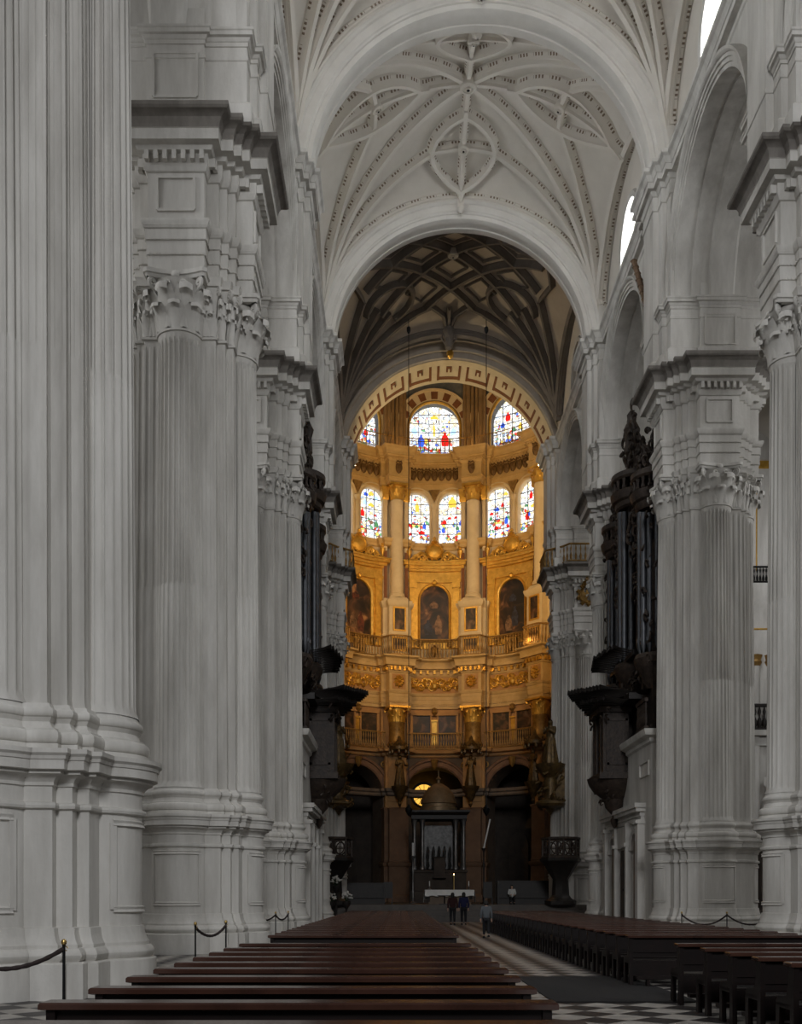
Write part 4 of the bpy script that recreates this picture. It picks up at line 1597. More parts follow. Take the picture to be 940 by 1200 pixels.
# ---- gilded retables with the big paintings
for b in range(-2, 3):
    phi = b * BAY
    t = thing('gilded_retable', 'gold altarpiece frame with scroll crest, %s' % BNAME[b], 'altarpiece', (0, 0, 0), 0, 'gilded retables')
    m = MB()
    slab(m, phi, -2.55, -1.5, 24.2, 31.2, .05, .3); slab(m, phi, 1.5, 2.55, 24.2, 31.2, .05, .3)
    N = 20
    rows = []
    zs = 28.6
    inn = [(1.5 * cos(pi * i / N), zs + 1.5 * sin(pi * i / N)) for i in range(N + 1)]
    m.grid([[AP(s, z, .3, phi) for s, z in inn], [AP(1.5 * (1 - 2 * i / N), 31.2, .3, phi) for i in range(N + 1)]])
    slab(m, phi, -1.5, 1.5, 24.2, 25.0, .05, .3)
    m.build('panel', GOLD, t)
    for s in (-1, 1):
        m = MB()
        slab(m, phi, s * 2.05 - .3, s * 2.05 + .3, 24.3, 29.7, .3, .46, 2)
        slab(m, phi, s * 2.05 - .18, s * 2.05 + .18, 25.6, 29.2, .46, .50, 2)
        slab(m, phi, s * 2.05 - .38, s * 2.05 + .38, 29.7, 30.2, .3, .54, 2)
        slab(m, phi, s * 2.05 - .4, s * 2.05 + .4, 24.2, 25.3, .3, .58, 2)
        m.build('pilaster', GOLD, t)
    m = MB()
    for z0, z1, w, d in ((30.2, 30.5, 2.55, .5), (31.2, 31.4, 2.7, .55), (31.4, 31.65, 2.85, .7), (31.65, 31.9, 3.05, .9), (31.9, 32.05, 3.15, 1.0)):
        slab(m, phi, -w, w, z0, z1, .02, d, 10)
    m.build('cornice', GOLD, t)
    m = MB()
    arch_band(m, phi, 0, 1.32, 25.0, zs, [(0, .2), (.02, .4), (.16, .46), (.2, .36), (.26, .3)])
    m.lathe([(.02, -.25), (.22, -.1), (.26, .1), (.1, .3)], AP(0, zs + 1.55, .45, phi), 8)
    for s in (-1, 1):
        scroll(m, phi, s * .5, zs + 1.75, .4, .22, s, 1.3, .05)
    m.build('painting_surround', GOLD, t)
    m = MB()
    # crest: round cartouche, scrolls, urns
    c = AP(0, 33.05, .45, phi)
    Mx = Matrix.Translation(c) @ Matrix.Rotation(-phi, 4, 'Z') @ Matrix.Rotation(pi / 2, 4, 'X')
    m.lathe([(.72, -.2), (.78, .05), (.68, .16), (.6, .06), (.4, .16), (0, .22)], M=Mx, n=18)
    m.lathe([(.05, -.15), (.3, 0), (.14, .15), (.2, .3), (.02, .5)], AP(0, 33.95, .45, phi), 8)
    for k in range(10):
        a = 2 * pi * k / 10
        m.lathe([(.02, -.15), (.15, 0), (.02, .15)], AP(.8 * cos(a), 33.05 + .8 * sin(a), .45, phi), 6)
    m.build('cartouche', GOLD, t)
    m = MB()
    for s in (-1, 1):
        scroll(m, phi, s * 1.15, 32.55, .45, .42, s, 1.8, .11)
        scroll(m, phi, s * 1.8, 32.4, .45, .32, -s, 1.8, .09)
        m.tube([AP(s * .6, 32.2, .45, phi), AP(s * 1.3, 33.0, .45, phi), AP(s * 2.0, 32.5, .45, phi), AP(s * 2.4, 32.2, .45, phi)], [.14, .10, .10, .06], 6)
    m.build('scroll_work', GOLD, t)
    for s in (-1, 1):
        m = MB()
        m.lathe([(.22, 32.05), (.22, 32.2), (.1, 32.3), (.1, 32.45), (.24, 32.8), (.26, 33.0), (.12, 33.15), (.2, 33.35), (.26, 33.4), (.02, 33.5)], (AP(s * 2.45, 0, .5, phi).x, AP(s * 2.45, 0, .5, phi).y, 0), 10)
        m.build('urn', GOLD, t)
    # bracket under the painting
    m = MB()
    for s in (-1, 1):
        scroll(m, phi, s * 1.5, 24.5, .6, .34, s, 1.5, .09)
    slab(m, phi, -1.7, 1.7, 24.75, 24.98, .3, .62, 8)
    slab(m, phi, -.6, .6, 23.1, 24.6, .3, .55, 3)
    m.lathe([(.05, -.5), (.3, -.2), (.26, .1), (.34, .3), (.04, .55)], AP(0, 23.9, .6, phi), 8)
    m.build('bracket', DGOLD, t)
    # the painting itself
    p = thing('painting', 'large arched dark painting of robed figures, %s' % BNAME[b], 'painting', (0, 0, 0), 0, 'large sanctuary paintings')
    m = MB()
    path = [(1.34, 25.0), (1.34, zs)] + [(1.34 * cos(pi * i / 16), zs + 1.34 * sin(pi * i / 16)) for i in range(1, 16)] + [(-1.34, zs), (-1.34, 25.0)]
    vs = [AP(s, z, .21, phi) for s, z in path]
    m.prism(vs, AP(0, 0, .15, phi) - AP(0, 0, .21, phi))
    m.build('canvas', CANV_A, p, 0)
    random.seed(40 + b)
    fm = [mottled('paint_flesh_%d' % b, (.03, .015, .01), (.34, .20, .12), 2.2, .5), mottled('paint_robe_%d' % b, (.012, .01, .01), random.choice([(.20, .05, .03), (.05, .06, .11), (.24, .16, .09)]), 2.6, .5)]
    for q, (s, z, w, h) in enumerate(((.35, 25.4, .36, 1.8), (-.5, 25.3, .4, 1.4), (-.1, 27.9, .4, .7))):
        m = MB()
        figure_pane(m, phi, 0, s + random.uniform(-.2, .2), z + random.uniform(-.1, .3), w, h, .31)
        m.build('painted_figure', fm[(q + b) % 2], p, 0)

# ---- painting pairs and doors on the middle gallery
for b in range(-2, 3):
    phi = b * BAY
    t = thing('painting_pair', 'pair of dark paintings behind the gallery rail, %s' % BNAME[b], 'painting', (0, 0, 0), 0, 'gallery paintings')
    for s in (-1, 1):
        m = MB(); slab(m, phi, s * 1.2 - .82, s * 1.2 + .82, 15.4, 18.1, .02, .10, 4); m.build('canvas', CANV_B, t)
    m = MB()
    for s0, s1 in ((-2.25, -2.02), (2.02, 2.25), (-.38, -.24), (.24, .38)):
        slab(m, phi, s0, s1, 15.2, 18.3, .02, .24, 1)
    slab(m, phi, -2.25, 2.25, 18.1, 18.35, .02, .3, 6)
    slab(m, phi, -2.6, -2.4, 15.0, 18.5, .02, .3, 1); slab(m, phi, 2.4, 2.6, 15.0, 18.5, .02, .3, 1)
    m.build('frame', OCHRE, t)
    m = MB()
    slab(m, phi, -.24, .24, 15.4, 17.6, .02, .14, 2); slab(m, phi, -.30, .30, 17.55, 17.7, .02, .3, 2)
    m.build('niche', GOLD, t)
    m = MB()
    m.lathe([(.05, -.3), (.3, 0), (.2, .2), (.26, .35), (.03, .5)], AP(0, 18.35, .3, phi), 8)
    m.build('frame_crest', DGOLD, t)

# ---- lower arches: archivolts, brackets
for b in range(-2, 3):
    m = MB()
    arch_band(m, b * BAY, 0, 2.72, 10.7, 10.7, [(.0, -.6), (.0, .05), (.12, .14), (.16, .05), (.5, .08), (.56, .22), (.72, .26), (.80, .12), (.8, 0)])
    m.build('sanctuary_arch', RED_G if False else mottled('russet_stone_%d' % b, (.18, .10, .065), (.26, .15, .09), 1.5, .7), W)
    m = MB()
    m.lathe([(.05, -.6), (.25, -.3), (.3, .1), (.38, .3), (.05, .4)], AP(0, 13.75, .3, b * BAY), 8)
    for s in (-1, 1):
        scroll(m, b * BAY, s * 2.75, 13.5, .12, .35, s, 1.5, .07)
    m.build('keystone', DGOLD, W)


# ---- balustrades
def balustrade(name, label, path, z, h, mat, nper, posts=(), group='sanctuary balustrades', rail=.07, bal=.045):
    """path: list of (x, y); balusters spaced along it"""
    t = thing(name, label, 'balustrade', (path[0][0], path[0][1], z), 0, group)
    o = Vector((path[0][0], path[0][1], z))
    P = [Vector((x, y, 0)) for x, y in path]
    for nm, zz, r in (('hand_rail', h, rail), ('foot_rail', .08, rail * .8)):
        m = MB(); m.tube([p + Vector((0, 0, z + zz)) - o for p in P], r, 6); m.build(nm, mat, t)
    ln = [0]
    for a, b in zip(P, P[1:]):
        ln.append(ln[-1] + (b - a).length)
    m = MB()
    m.lathe([(bal * .6, .08), (bal * 1.5, .2 * h), (bal * 1.8, .34 * h), (bal * .6, .52 * h), (bal * .5, .56 * h), (bal * 1.2, .74 * h), (bal * .6, .9 * h), (bal * .7, h)], n=6)
    src = m.build('baluster', mat, t)
    for i in range(nper):
        s = (i + .5) / nper * ln[-1]
        k = min(max(j for j in range(len(ln)) if ln[j] <= s), len(P) - 2)
        q = P[k] + (P[k + 1] - P[k]) * ((s - ln[k]) / (ln[k + 1] - ln[k]))
        loc = (q.x - o.x, q.y - o.y, 0)
        if i == 0:
            src.location = loc
        else:
            place_part(src, t, loc)
    return t


def arc_path(phi0, s0, s1, d, n=8):
    return [tuple(AP(s0 + (s1 - s0) * i / n, 0, d, phi0))[:2] for i in range(n + 1)]


for b in range(-2, 3):
    f = AR / (AR - 1.0)
    pth = [tuple(AP(-HB + 1.1, 0, 2.0, b * BAY))[:2]] + arc_path(b * BAY, -HB + 1.5, HB - 1.5, .95) + [tuple(AP(HB - 1.1, 0, 2.0, b * BAY))[:2]]
    balustrade('gallery_balustrade', 'bronze railing before the altarpiece, %s' % BNAME[b], pth, 23.12, 1.75, DGOLD, 22)
    balustrade('gallery_balustrade', 'bronze railing under the paired paintings, %s' % BNAME[b], arc_path(b * BAY, -HB + 1.05, HB - 1.05, .62), 14.9, 1.5, DGOLD, 22)
    balustrade('gallery_balustrade', 'thin railing below the high window, %s' % BNAME[b], arc_path(b * BAY, -HB + .2, HB - .2, .72), 41.9, 1.3, DGOLD, 18, bal=.03, rail=.045)
for ci in (1, 2, 3, 4):
    balustrade('gallery_balustrade', 'short bronze railing round the column pedestal, %s' % C_NAME[ci],
               [tuple(AP(-1.15, 0, 2.0, COLS[ci]))[:2], tuple(AP(0, 0, 2.15, COLS[ci]))[:2], tuple(AP(1.15, 0, 2.0, COLS[ci]))[:2]], 23.12, 1.75, DGOLD, 8)

# ---- triumphal arch with painted coffers
cx, hw = row_mid(5)
TR = 7.2
TY = 70.3
TZ = 30.35
m = MB()
tc = (3.55, TY, TZ)
pr = [(-.30, 2.5), (.0, 0.0), (.06, -.1), (.16, -.12), (.18, -.05), (.42, -.1), (.45, -.3), (.62, -.34), (.68, -.2), (.95, -.3), (1.0, -.5), (1.25, -.55), (1.45, -.4), (1.5, 2.6), (-.28, 2.6)]
arc_sweep(m, tc, TR, pr, n=64)
ta = m.build('triumphal_arch', mottled('arch_stone', (.36, .31, .25), (.46, .40, .33), 1, .8))
tag(ta, 'gilded arch with painted square panels framing the golden sanctuary', 'arch')
m = MB()
arc_sweep(m, tc, TR, [(-.33, 2.45), (-.03, .02), (-.05, .02), (-.36, 2.46)], n=64)
m.build('painted_soffit', CREAM, ta)
NP = 11


def sof(t, a, lift):
    """t 0..1 across the soffit, angle a"""
    w = .06 + 2.36 * t
    rho = -.04 - .30 * t - lift
    return Vector((tc[0] + (TR + rho) * cos(a), tc[1] + w, tc[2] + (TR + rho) * sin(a)))


def sof_quad(mb, t0, t1, a0, a1, l0, l1):
    n = 4
    A = []
    for t, l in ((t0, l0), (t0, l1), (t1, l1), (t1, l0)):
        A.append([sof(t, a0 + (a1 - a0) * i / n, l) for i in range(n + 1)])
    mb.grid(A, cv=True)
    for k in (0, n):
        mb.add([A[j][k] for j in range(4)], [[0, 1, 2, 3]])


for i in range(NP):
    a0, a1 = pi * i / NP + .028, pi * (i + 1) / NP - .028
    g = .022
    mm = MB(); m2 = MB(); m3 = MB()
    sof_quad(mm, .72, .84, a0, a1, -.02, .05)
    sof_quad(mm, .22, .86, a0, a0 + g, -.02, .05)
    sof_quad(mm, .22, .86, a1 - g, a1, -.02, .05)
    am = (a0 + a1) / 2
    sof_quad(m2, .26, .50, am - .026, am + .026, -.02, .07)
    sof_quad(m3, .34, .50, am - .010, am + .010, .05, .12)
    mm.build('coffer_border', RED_G, ta)
    bo = m2.build('coffer_boss', RED_G, ta)
    m3.build('boss_cream_bar', CREAM, bo)  # cream bar down the middle of each painted boss
m = MB()
arc_sweep(m, tc, TR, [(1.30, -.62), (1.30, -.5), (1.52, -.45), (1.55, -.56)], n=64)
m.build('carved_edge', IRON if False else DWOOD, ta)
m = MB()
m.lathe([(.03, -.35), (.2, -.2), (.24, .1), (.12, .3)], (tc[0], tc[1] - .5, tc[2] + TR + .1), 8)
m.build('keystone', GOLD, ta)
# jambs below the arch, running back to the round wall
for s, nm in ((-1, 'wall_sanctuary_left'), (1, 'wall_sanctuary_right')):
    xj = tc[0] + s * TR
    m = MB()
    m.box((xj + s * 1.2, TY + 1.25, 15.5), (2.4, 2.6, 31))
    for dx, w in ((.35, .5), (1.15, .6)):
        m.box((xj + s * dx + s * .2, TY - .12, 27.5), (w, .3, 5.0))
    m.sweep([(xj - .05 * s, TY - .2), (xj + s * 2.4, TY - .2), (xj + s * 2.4, TY + 2.5), (xj - .05 * s, TY + 2.5)][::s], [(0, 29.4), (.08, 29.5), (.1, 29.75), (.25, 29.85), (.3, 30.1), (.42, 30.2), (.42, 30.35), (-.3, 30.36)])
    m.box((xj + s * 3.2, TY + 1.3, 35), (6.0, 2.4, 24))
    struct(nm, m, STONE)
# wall above the triumphal arch
m = MB()
N = 40
inn = [(tc[0] + (TR + .9) * cos(pi * i / N), tc[2] + (TR + .9) * sin(pi * i / N)) for i in range(N + 1)]
out = [(tc[0] + 14 * cos(pi * i / N), tc[2] + 20 * sin(pi * i / N)) for i in range(N + 1)]
m.grid([[(x, TY + 1.2, z) for x, z in inn], [(x, TY + 1.2, z) for x, z in out]])
struct('wall_sanctuary_front', m, STONE)
# gilt and balconies on the two piers at the sanctuary mouth
for sd in 'LR':
    sg = 1 if sd == 'R' else -1
    x, y = (XR[5], YR[5]) if sd == 'R' else (XL[5], YR[5])
    pth = [(x + sg * 1.2, y - 2.6), (x - sg * 1.2, y - 2.6), (x - sg * 1.6, y - 2.0), (x - sg * 2.55, y - 1.2), (x - sg * 2.55, y + 1.2)]
    balustrade('pier_balcony_railing', 'dark railing on top of the deep cornice, %s' % ('above the gilt shield' if sd == 'R' else 'beside the mostly hidden organ'), pth, Z_CORN + .03, 1.15, DGOLD, 22, group='railings on the sanctuary piers')
    m = MB()
    for rr, zz in ((.62, 21.0),):
        Mx = Matrix.Translation((x, y - 2.0, zz)) @ Matrix.Rotation(pi / 2, 4, 'X')
        m.lathe([(.5, -.1), (.55, .05), (.45, .12), (.4, .05), (.1, .15), (0, .2)], M=Mx, n=12)
        for k in range(9):
            a = 2 * pi * k / 9
            m.lathe([(.02, -.16), (.17, 0), (.02, .16)], (x + .58 * cos(a), y - 2.1, zz + .62 * sin(a)), 6)
        m.lathe([(.25, .5), (.32, .8), (.1, .95), (.12, 1.1), (0, 1.2)], (x, y - 2.15, zz), 10)
    o = m.build('gilded_shield', DGOLD)
    tag(o, 'gilded coat of arms on the white frieze, %s' % ('below the railing beside the big organ' if sd == 'R' else 'on the pier by the white flowers'), 'emblem')
# ================================================================== FIGURES
def skin_mesh(name, joints, edges, mat, parent=None, sub=2, root=0, smooth=True):
    me = bpy.data.meshes.new(name)
    me.from_pydata([j[0] for j in joints], edges, [])
    o = bpy.data.objects.new(name, me)
    COL.objects.link(o)
    md = o.modifiers.new('skin', 'SKIN')
    md.use_smooth_shade = True
    if not me.skin_vertices:
        bm = bmesh.new(); bm.from_mesh(me); bm.verts.layers.skin.verify(); bm.to_mesh(me); bm.free()
    for i, j in enumerate(joints):
        r = j[1]
        me.skin_vertices[0].data[i].radius = (r, r) if not isinstance(r, tuple) else r
        me.skin_vertices[0].data[i].use_root = (i == root)
    s = o.modifiers.new('sub', 'SUBSURF')
    s.levels = sub; s.render_levels = sub
    dg = bpy.context.evaluated_depsgraph_get()
    dg.update()
    m2 = bpy.data.meshes.new_from_object(o.evaluated_get(dg))
    o.modifiers.clear()
    o.data = m2
    m2.materials.clear(); m2.materials.append(mat)
    m2.polygons.foreach_set('use_smooth', [True] * len(m2.polygons))
    if parent is not None:
        o.parent = parent
    return o


def person(label, loc, rz, h=1.7, top=BLACKC, legs=BLACKC, hair=HAIR, arms=None, stride=0.0, sit=False, statue=None, cat='person', name='person', group=None, robe=False, long_hair=True, bend=0.0):
    """faces -y before turning. arms: per side (elbow, wrist) offsets from the shoulder."""
    k = h / 1.7
    t = thing(name, label, cat, loc, rz, group)
    M = statue
    hipz = .92
    dz = 0.0
    if sit:
        dz = -.45
    V = lambda x, y, z: (x * k, (y - bend * max(z + dz - .5, 0) * 1.0) * k, (z + dz) * k)
    j, e = [], []

    def ad(p, r, par=None):
        j.append((V(*p), r * k if not isinstance(r, tuple) else (r[0] * k, r[1] * k)))
        if par is not None:
            e.append((par, len(j) - 1))
        return len(j) - 1
    pel = ad((0, 0, .95), (.15, .11))
    wa = ad((0, 0, 1.10), (.125, .09), pel)
    ch = ad((0, .01, 1.30), (.155, .105), wa)
    ne0 = ad((0, .02, 1.43), (.075, .06), ch)
    ne = ad((0, .005, 1.49), .052, ne0)
    hd = ad((0, -.02, 1.585), (.075, .09), ne)
    ht = ad((0, -.01, 1.655), (.062, .075), hd)
    ad((0, -.115, 1.565), .014, hd)     # nose
    for s in (-1, 1):
        ad((s * .078, .0, 1.575), .018, hd)   # ear
    arms = arms or {}
    info = {}
    for s in (-1, 1):
        el, wr = arms.get(s, ((.05 * s, .03, -.30), (.06 * s, -.05, -.54)))
        sh = ad((s * .185, .01, 1.40), .062, ch)
        el_ = (s * .185 + el[0], .01 + el[1], 1.40 + el[2])
        wr_ = (s * .185 + wr[0], .01 + wr[1], 1.40 + wr[2])
        a = ad(el_, .044, sh)
        b = ad(wr_, .030, a)
        d = Vector(wr_) - Vector(el_); d.normalize()
        n = Vector((0, 1, 0)).cross(d)
        n = n.normalized() if n.length > .1 else Vector((1, 0, 0))
        pm = Vector(wr_) + d * .08
        c = ad(tuple(pm), (.036, .024), b)
        for q, (off, ln) in enumerate(((-.026, .07), (-.009, .085), (.009, .08), (.026, .06))):
            f1 = pm + n * off + d * ln * .6
            f2 = pm + n * off * 1.1 + d * ln + Vector((0, -.015, 0))
            x = ad(tuple(f1), .009, c); ad(tuple(f2), .008, x)
        th = Vector(wr_) + d * .03 + n * -.045
        x = ad(tuple(th), .011, b); ad(tuple(th + d * .04 - n * .01), .009, x)
        info[s] = (sh, el_, wr_)
    feet = {}
    for s in (-1, 1):
        hp = ad((s * .09, 0, .88), .088, pel)
        if sit:
            kn = ad((s * .11, -.44, .92), .062, hp)
            an = ad((s * .11, -.42, .53), .04, kn)
            he = an
            ad((s * .12, -.58, .48), (.04, .026), an)
            feet[s] = ((s * .11, -.44, .92), (s * .11, -.42, .53))
        else:
            st = stride * s
            kp, ap = (s * .095, -.03 - .5 * st - .02, .50), (s * .095, .02 - st, .085 + (.05 if st < 0 else 0))
            kn = ad(kp, .06, hp)
            an = ad(ap, .04, kn)
            ad((ap[0] + s * .02, ap[1] - .15, .035), (.042, .026), an)
            feet[s] = (kp, ap)
    body = skin_mesh('body', j, e, M or SKIN, t)
    # hair
    m = MB()
    c = Vector(V(0, .005, 1.60))
    m.lathe([(.001, .115), (.05, .105), (.085, .06), (.098, .0), (.094, -.05), (.088, -.10 if not long_hair else -.22), (.06, -.12 if not long_hair else -.28)], (0, 0, 0), 14, radians(-20), radians(200), M=Matrix.Translation(c) @ Matrix.Scale(k, 4))
    m.build('hair', M or hair, t)
    # clothes: a coat over trunk and arms, trousers or skirt below
    jj, ee = [], []

    def ad2(p, r, par=None):
        jj.append((V(*p), r * k if not isinstance(r, tuple) else (r[0] * k, r[1] * k)))
        if par is not None:
            ee.append((par, len(jj) - 1))
        return len(jj) - 1
    p0 = ad2((0, 0, .86), (.185, .145)); p1 = ad2((0, 0, 1.02), (.165, .12), p0); p2 = ad2((0, .01, 1.28), (.178, .128), p1); p3 = ad2((0, .02, 1.43), (.10, .08), p2)
    for s in (-1, 1):
        q0 = ad2((s * .185, .01, 1.395), .078, p2)
        q1 = ad2(info[s][1], .060, q0)
        q2 = ad2(tuple(Vector(info[s][1]) + (Vector(info[s][2]) - Vector(info[s][1])) * .92), .046, q1)
    skin_mesh('coat', jj, ee, M or top, t)
    if robe:
        m = MB()
        rows = []
        for z, rx, ry in ((.02, .30, .26), (.1, .31, .27), (.5, .24, .20), (.9, .195, .155), (1.0, .17, .13)):
            rows.append([V(rx * cos(2 * pi * i / 28) * (1 + .09 * cos(i * pi * .5)), ry * sin(2 * pi * i / 28) * (1 + .09 * cos(i * pi * .5)), z) for i in range(28)])
        m.grid(rows, cu=True)
        m.build('robe', M or legs, t, 60)
    else:
        jj.clear(); ee.clear()
        p0 = ad2((0, 0, .93), (.165, .125))
        for s in (-1, 1):
            a = ad2((s * .09, 0, .86), .10, p0)
            b = ad2(feet[s][0], .075, a)
            c = ad2(tuple(Vector(feet[s][0]) + (Vector(feet[s][1]) - Vector(feet[s][0])) * .93), .056, b)
        skin_mesh('trousers', jj, ee, M or legs, t)
        if M is None:
            for s in (-1, 1):
                ap = feet[s][1]
                m = MB()
                z0 = ap[2] - .085
                m.sweep([(ap[0] - .045, ap[1] + .07), (ap[0] - .05, ap[1] - .1), (ap[0] - .03, ap[1] - .2), (ap[0] + .03, ap[1] - .2), (ap[0] + .05, ap[1] - .1), (ap[0] + .045, ap[1] + .07)][::-1] if False else
                        [(ap[0] - .045, ap[1] + .07), (ap[0] - .05, ap[1] - .1), (ap[0] - .03, ap[1] - .2), (ap[0] + .03, ap[1] - .2), (ap[0] + .05, ap[1] - .1), (ap[0] + .045, ap[1] + .07)],
                        [(0, z0), (.005, z0 + .03), (-.01, z0 + .08), (-.03, z0 + .11)])
                m.v = [V(*p) for p in m.v]
                m.build('shoe', BLACKC, t)
    return t


# ================================================================== THE ORGANS
random.seed(21)


def organ(sd):
    sg = 1 if sd == 'R' else -1
    X0 = 11.0 if sd == 'R' else -4.15
    yc = 50.0
    PY = 51.3
    T = lambda w, y, z: Vector((X0 - sg * w, y, z))   # w metres out into the nave

    class OB(MB):
        pass
    who = 'big dark organ beside the broad pier' if sd == 'R' else 'mostly hidden organ'
    # ---- white stone screen below, with its blind doorway
    m = MB()
    m.box(T(-.75, 50.25, 4.15), (1.5, 9.9, 8.3))
    ledge = [(0, 8.2), (.10, 8.28), (.12, 8.42), (.34, 8.52), (.40, 8.7), (.40, 8.78), (-1.4, 8.80)]
    pl = [(-1.4, 45.3), (0, 45.3), (0, 55.2), (-1.4, 55.2)]
    rows = []
    for d, z in ledge:
        rows.append([T(p[0], p[1], z) for p in offs(pl, max(d, -.1), False)])
    m.grid(rows)
    for (y0, y1) in ((45.7, 47.3), (53.0, 54.6)):
        for zz in (6.9, 7.5):
            m.box(T(.03, (y0 + y1) / 2, zz), (.08, y1 - y0, .06))
        for yy in (y0, y1):
            m.box(T(.03, yy, 7.2), (.08, .06, .65))
    Wl = struct('wall_organ_right' if sg > 0 else 'wall_organ_left', m, STONE, 'white stone screen wall under the %s' % who, 'wall')
    m = MB()
    y0, y1 = 46.6, 54.3
    for z, w, ov in ((5.05, .16, 0), (5.25, .22, .05), (5.45, .42, .2), (5.62, .50, .28)):
        m.box(T(w / 2, (y0 + y1) / 2, z), (w, y1 - y0 + 2 * ov, .2))
    for yy, w in ((46.8, .5), (49.1, .28), (51.6, .28), (54.1, .5)):
        m.box(T(.16, yy, 2.5), (.32, w, 5.0)); m.box(T(.2, yy, 4.0 if .3 > w else 4.9), (.44, w + .12, .16)); m.box(T(.2, yy, .2), (.44, w + .14, .4))
    for c in (47.95, 52.85):
        N = 14
        pr = [(0, .0), (.0, .16), (.14, .2), (.2, .1), (.2, 0)]
        rows = []
        for i in range(N + 1):
            a = pi * i / N
            rows.append([T(d, c + (.78 + r) * cos(a), 3.7 + (.78 + r) * sin(a)) for r, d in pr])
        m.grid(rows)
    m.box(T(.1, 50.35, 4.4), (.2, 2.2, 1.0))
    m.build('portal_frame', STONE, Wl)
    m = MB()
    for c in (47.95, 52.85):
        N = 14
        m.add([T(.012, c + .78, .3)] + [T(.012, c + .78 * cos(pi * i / N), 3.7 + .78 * sin(pi * i / N)) for i in range(N + 1)] + [T(.012, c - .78, .3)], [list(range(N + 3))])
    m.build('niche_back', DSTONE if sg > 0 else STONE, Wl, 0)
    d = holder('door_1' if sg > 0 else 'door_2', 'dark narrow door in the white screen wall', 'door')
    m = MB()
    for yy in (49.9, 50.8):
        m.box(T(.04, yy, 2.0), (.08, .84, 3.6))
        for zz in (1.1, 2.7):
            m.box(T(.09, yy, zz), (.03, .6, 1.2))
    m.build('door_leaf', DARKST, d)
    m = MB(); m.lathe([(.01, -.05), (.05, 0), (.01, .05)], T(.14, 50.28, 1.9), 8); m.build('door_handle', IRON, d)

    # ---- the instrument
    o = thing('pipe_organ', ('tall dark carved pipe organ with grey pipes between two white piers' if sg > 0 else 'carved pipe organ showing only as a dark sliver behind the white fluted pier'), 'organ', tuple(T(0, yc, 8.8)), 0, 'pair of organs')
    org = Vector(o.location)

    def B(mb, name, mat, par=None, sm=35):
        mb.v = [tuple(Vector(p) - org) for p in mb.v]
        x = mb.build(name, mat, par or o, sm)
        return x
    m = MB()
    m.box(T(-1.3, 50.2, 13.8), (1.6, 8.6, 10.0))
    m.box(T(-.95, 50.2, 12.2), (1.0, 8.6, .5)); m.box(T(-.7, 50.2, 12.0), (1.3, 8.9, .25))
    m.box(T(-.7, 50.2, 8.95), (1.3, 8.9, .3))
    for yy in (46.1, 47.9, 51.4, 54.3):
        m.box(T(-.45, yy, 14.6), (.5, .34, 5.2))
        m.box(T(-.45, yy, 10.3), (.5, .4, 3.0))
    m.box(T(-1.1, 50.2, 19.6), (1.2, 8.6, .6)); m.box(T(-1.0, 50.2, 20.0), (1.5, 8.8, .25))
    case = B(m, 'organ_case', CARVED)
    m = MB()
    for yy, z0, z1 in ((47.0, 9.2, 11.5), (52.9, 9.2, 11.5)):
        m.box(T(-.42, yy, (z0 + z1) / 2), (.06, 1.3, z1 - z0))
    B(m, 'key_desk_panel', DWOOD)
    # pipes: flats and round towers
    pm = {}

    def pipe(w, y, z0, z1, r, par):
        k = (round(r, 2), round(z1 - z0, 1))
        if k not in pm:
            H = z1 - z0
            m = MB()
            m.lathe([(.25 * r, 0), (.25 * r, .02), (r, .38), (r, .42)], n=10)
            m.lathe([(r, .42), (r, H), (r * .9, H), (r * .9, H - .1)], n=12)
            m.box((-sg * r * .9, 0, .62), (r * .4, r * 1.0, .16))
            pm[k] = m.build('organ_pipe', TIN, par)
            pm[k].location = T(w, y, z0) - org
        else:
            place_part(pm[k], par, T(w, y, z0) - org)
    # tower: centre y, foot z, radius, top z of the cap
    def tower(y, z0, zc, rad, npipe):
        for i in range(npipe):
            a = radians(-80 + 160 * i / (npipe - 1))
            pipe(-.55 + rad * cos(a) * .85, y + rad * sin(a) * .85, z0, zc - .05 - .12 * abs(i - (npipe - 1) / 2), .14, o)
        m = MB()
        ang = (radians(90), radians(270)) if sg > 0 else (radians(-90), radians(90))
        c = T(-.55, y, 0)
        m.lathe([(.3, zc), (rad * .95, zc), (rad + .05, zc + .1), (rad + .08, zc + .3), (rad + .2, zc + .38), (rad + .28, zc + .62), (rad + .30, zc + .75), (.2, zc + .8)], (c.x, c.y, 0), 20, *ang)
        B(m, 'tower_cap', CARVED)
        m = MB()
        m.lathe([(rad, z0 - 1.6), (rad * .5, z0 - 1.5), (rad * .75, z0 - 1.0), (rad + .1, z0 - .4), (rad + .14, z0 - .2), (rad + .05, z0), (.2, z0 + .02)], (c.x, c.y, 0), 20, *ang)
        B(m, 'tower_foot', CARVED)
        m = MB()
        for i in range(9):
            a = ang[0] + (ang[1] - ang[0]) * (i + .5) / 9
            m.lathe([(.05, 0), (.11, .08), (.05, .25), (.09, .5), (.04, .62)], (c.x + (rad + .1) * cos(a), c.y + (rad + .1) * sin(a), zc + .8), 6)
        m.lathe([(rad + .18, zc + 1.3), (rad + .26, zc + 1.4), (rad + .26, zc + 1.62), (.1, zc + 1.64)], (c.x, c.y, 0), 20, *ang)
        m.lathe([(.9, zc + 1.6), (.6, zc + 1.9), (.35, zc + 2.1), (.5, zc + 2.5), (.2, zc + 2.9), (.25, zc + 3.1), (.02, zc + 3.5)], (c.x, c.y, 0), 12)
        B(m, 'gallery_crown', CARVED)
    tower(50.0, 12.6, 19.9, 1.05, 7)
    tower(53.4, 12.3, 18.7, .85, 7)
    tower(46.7, 12.3, 18.7, .85, 7)
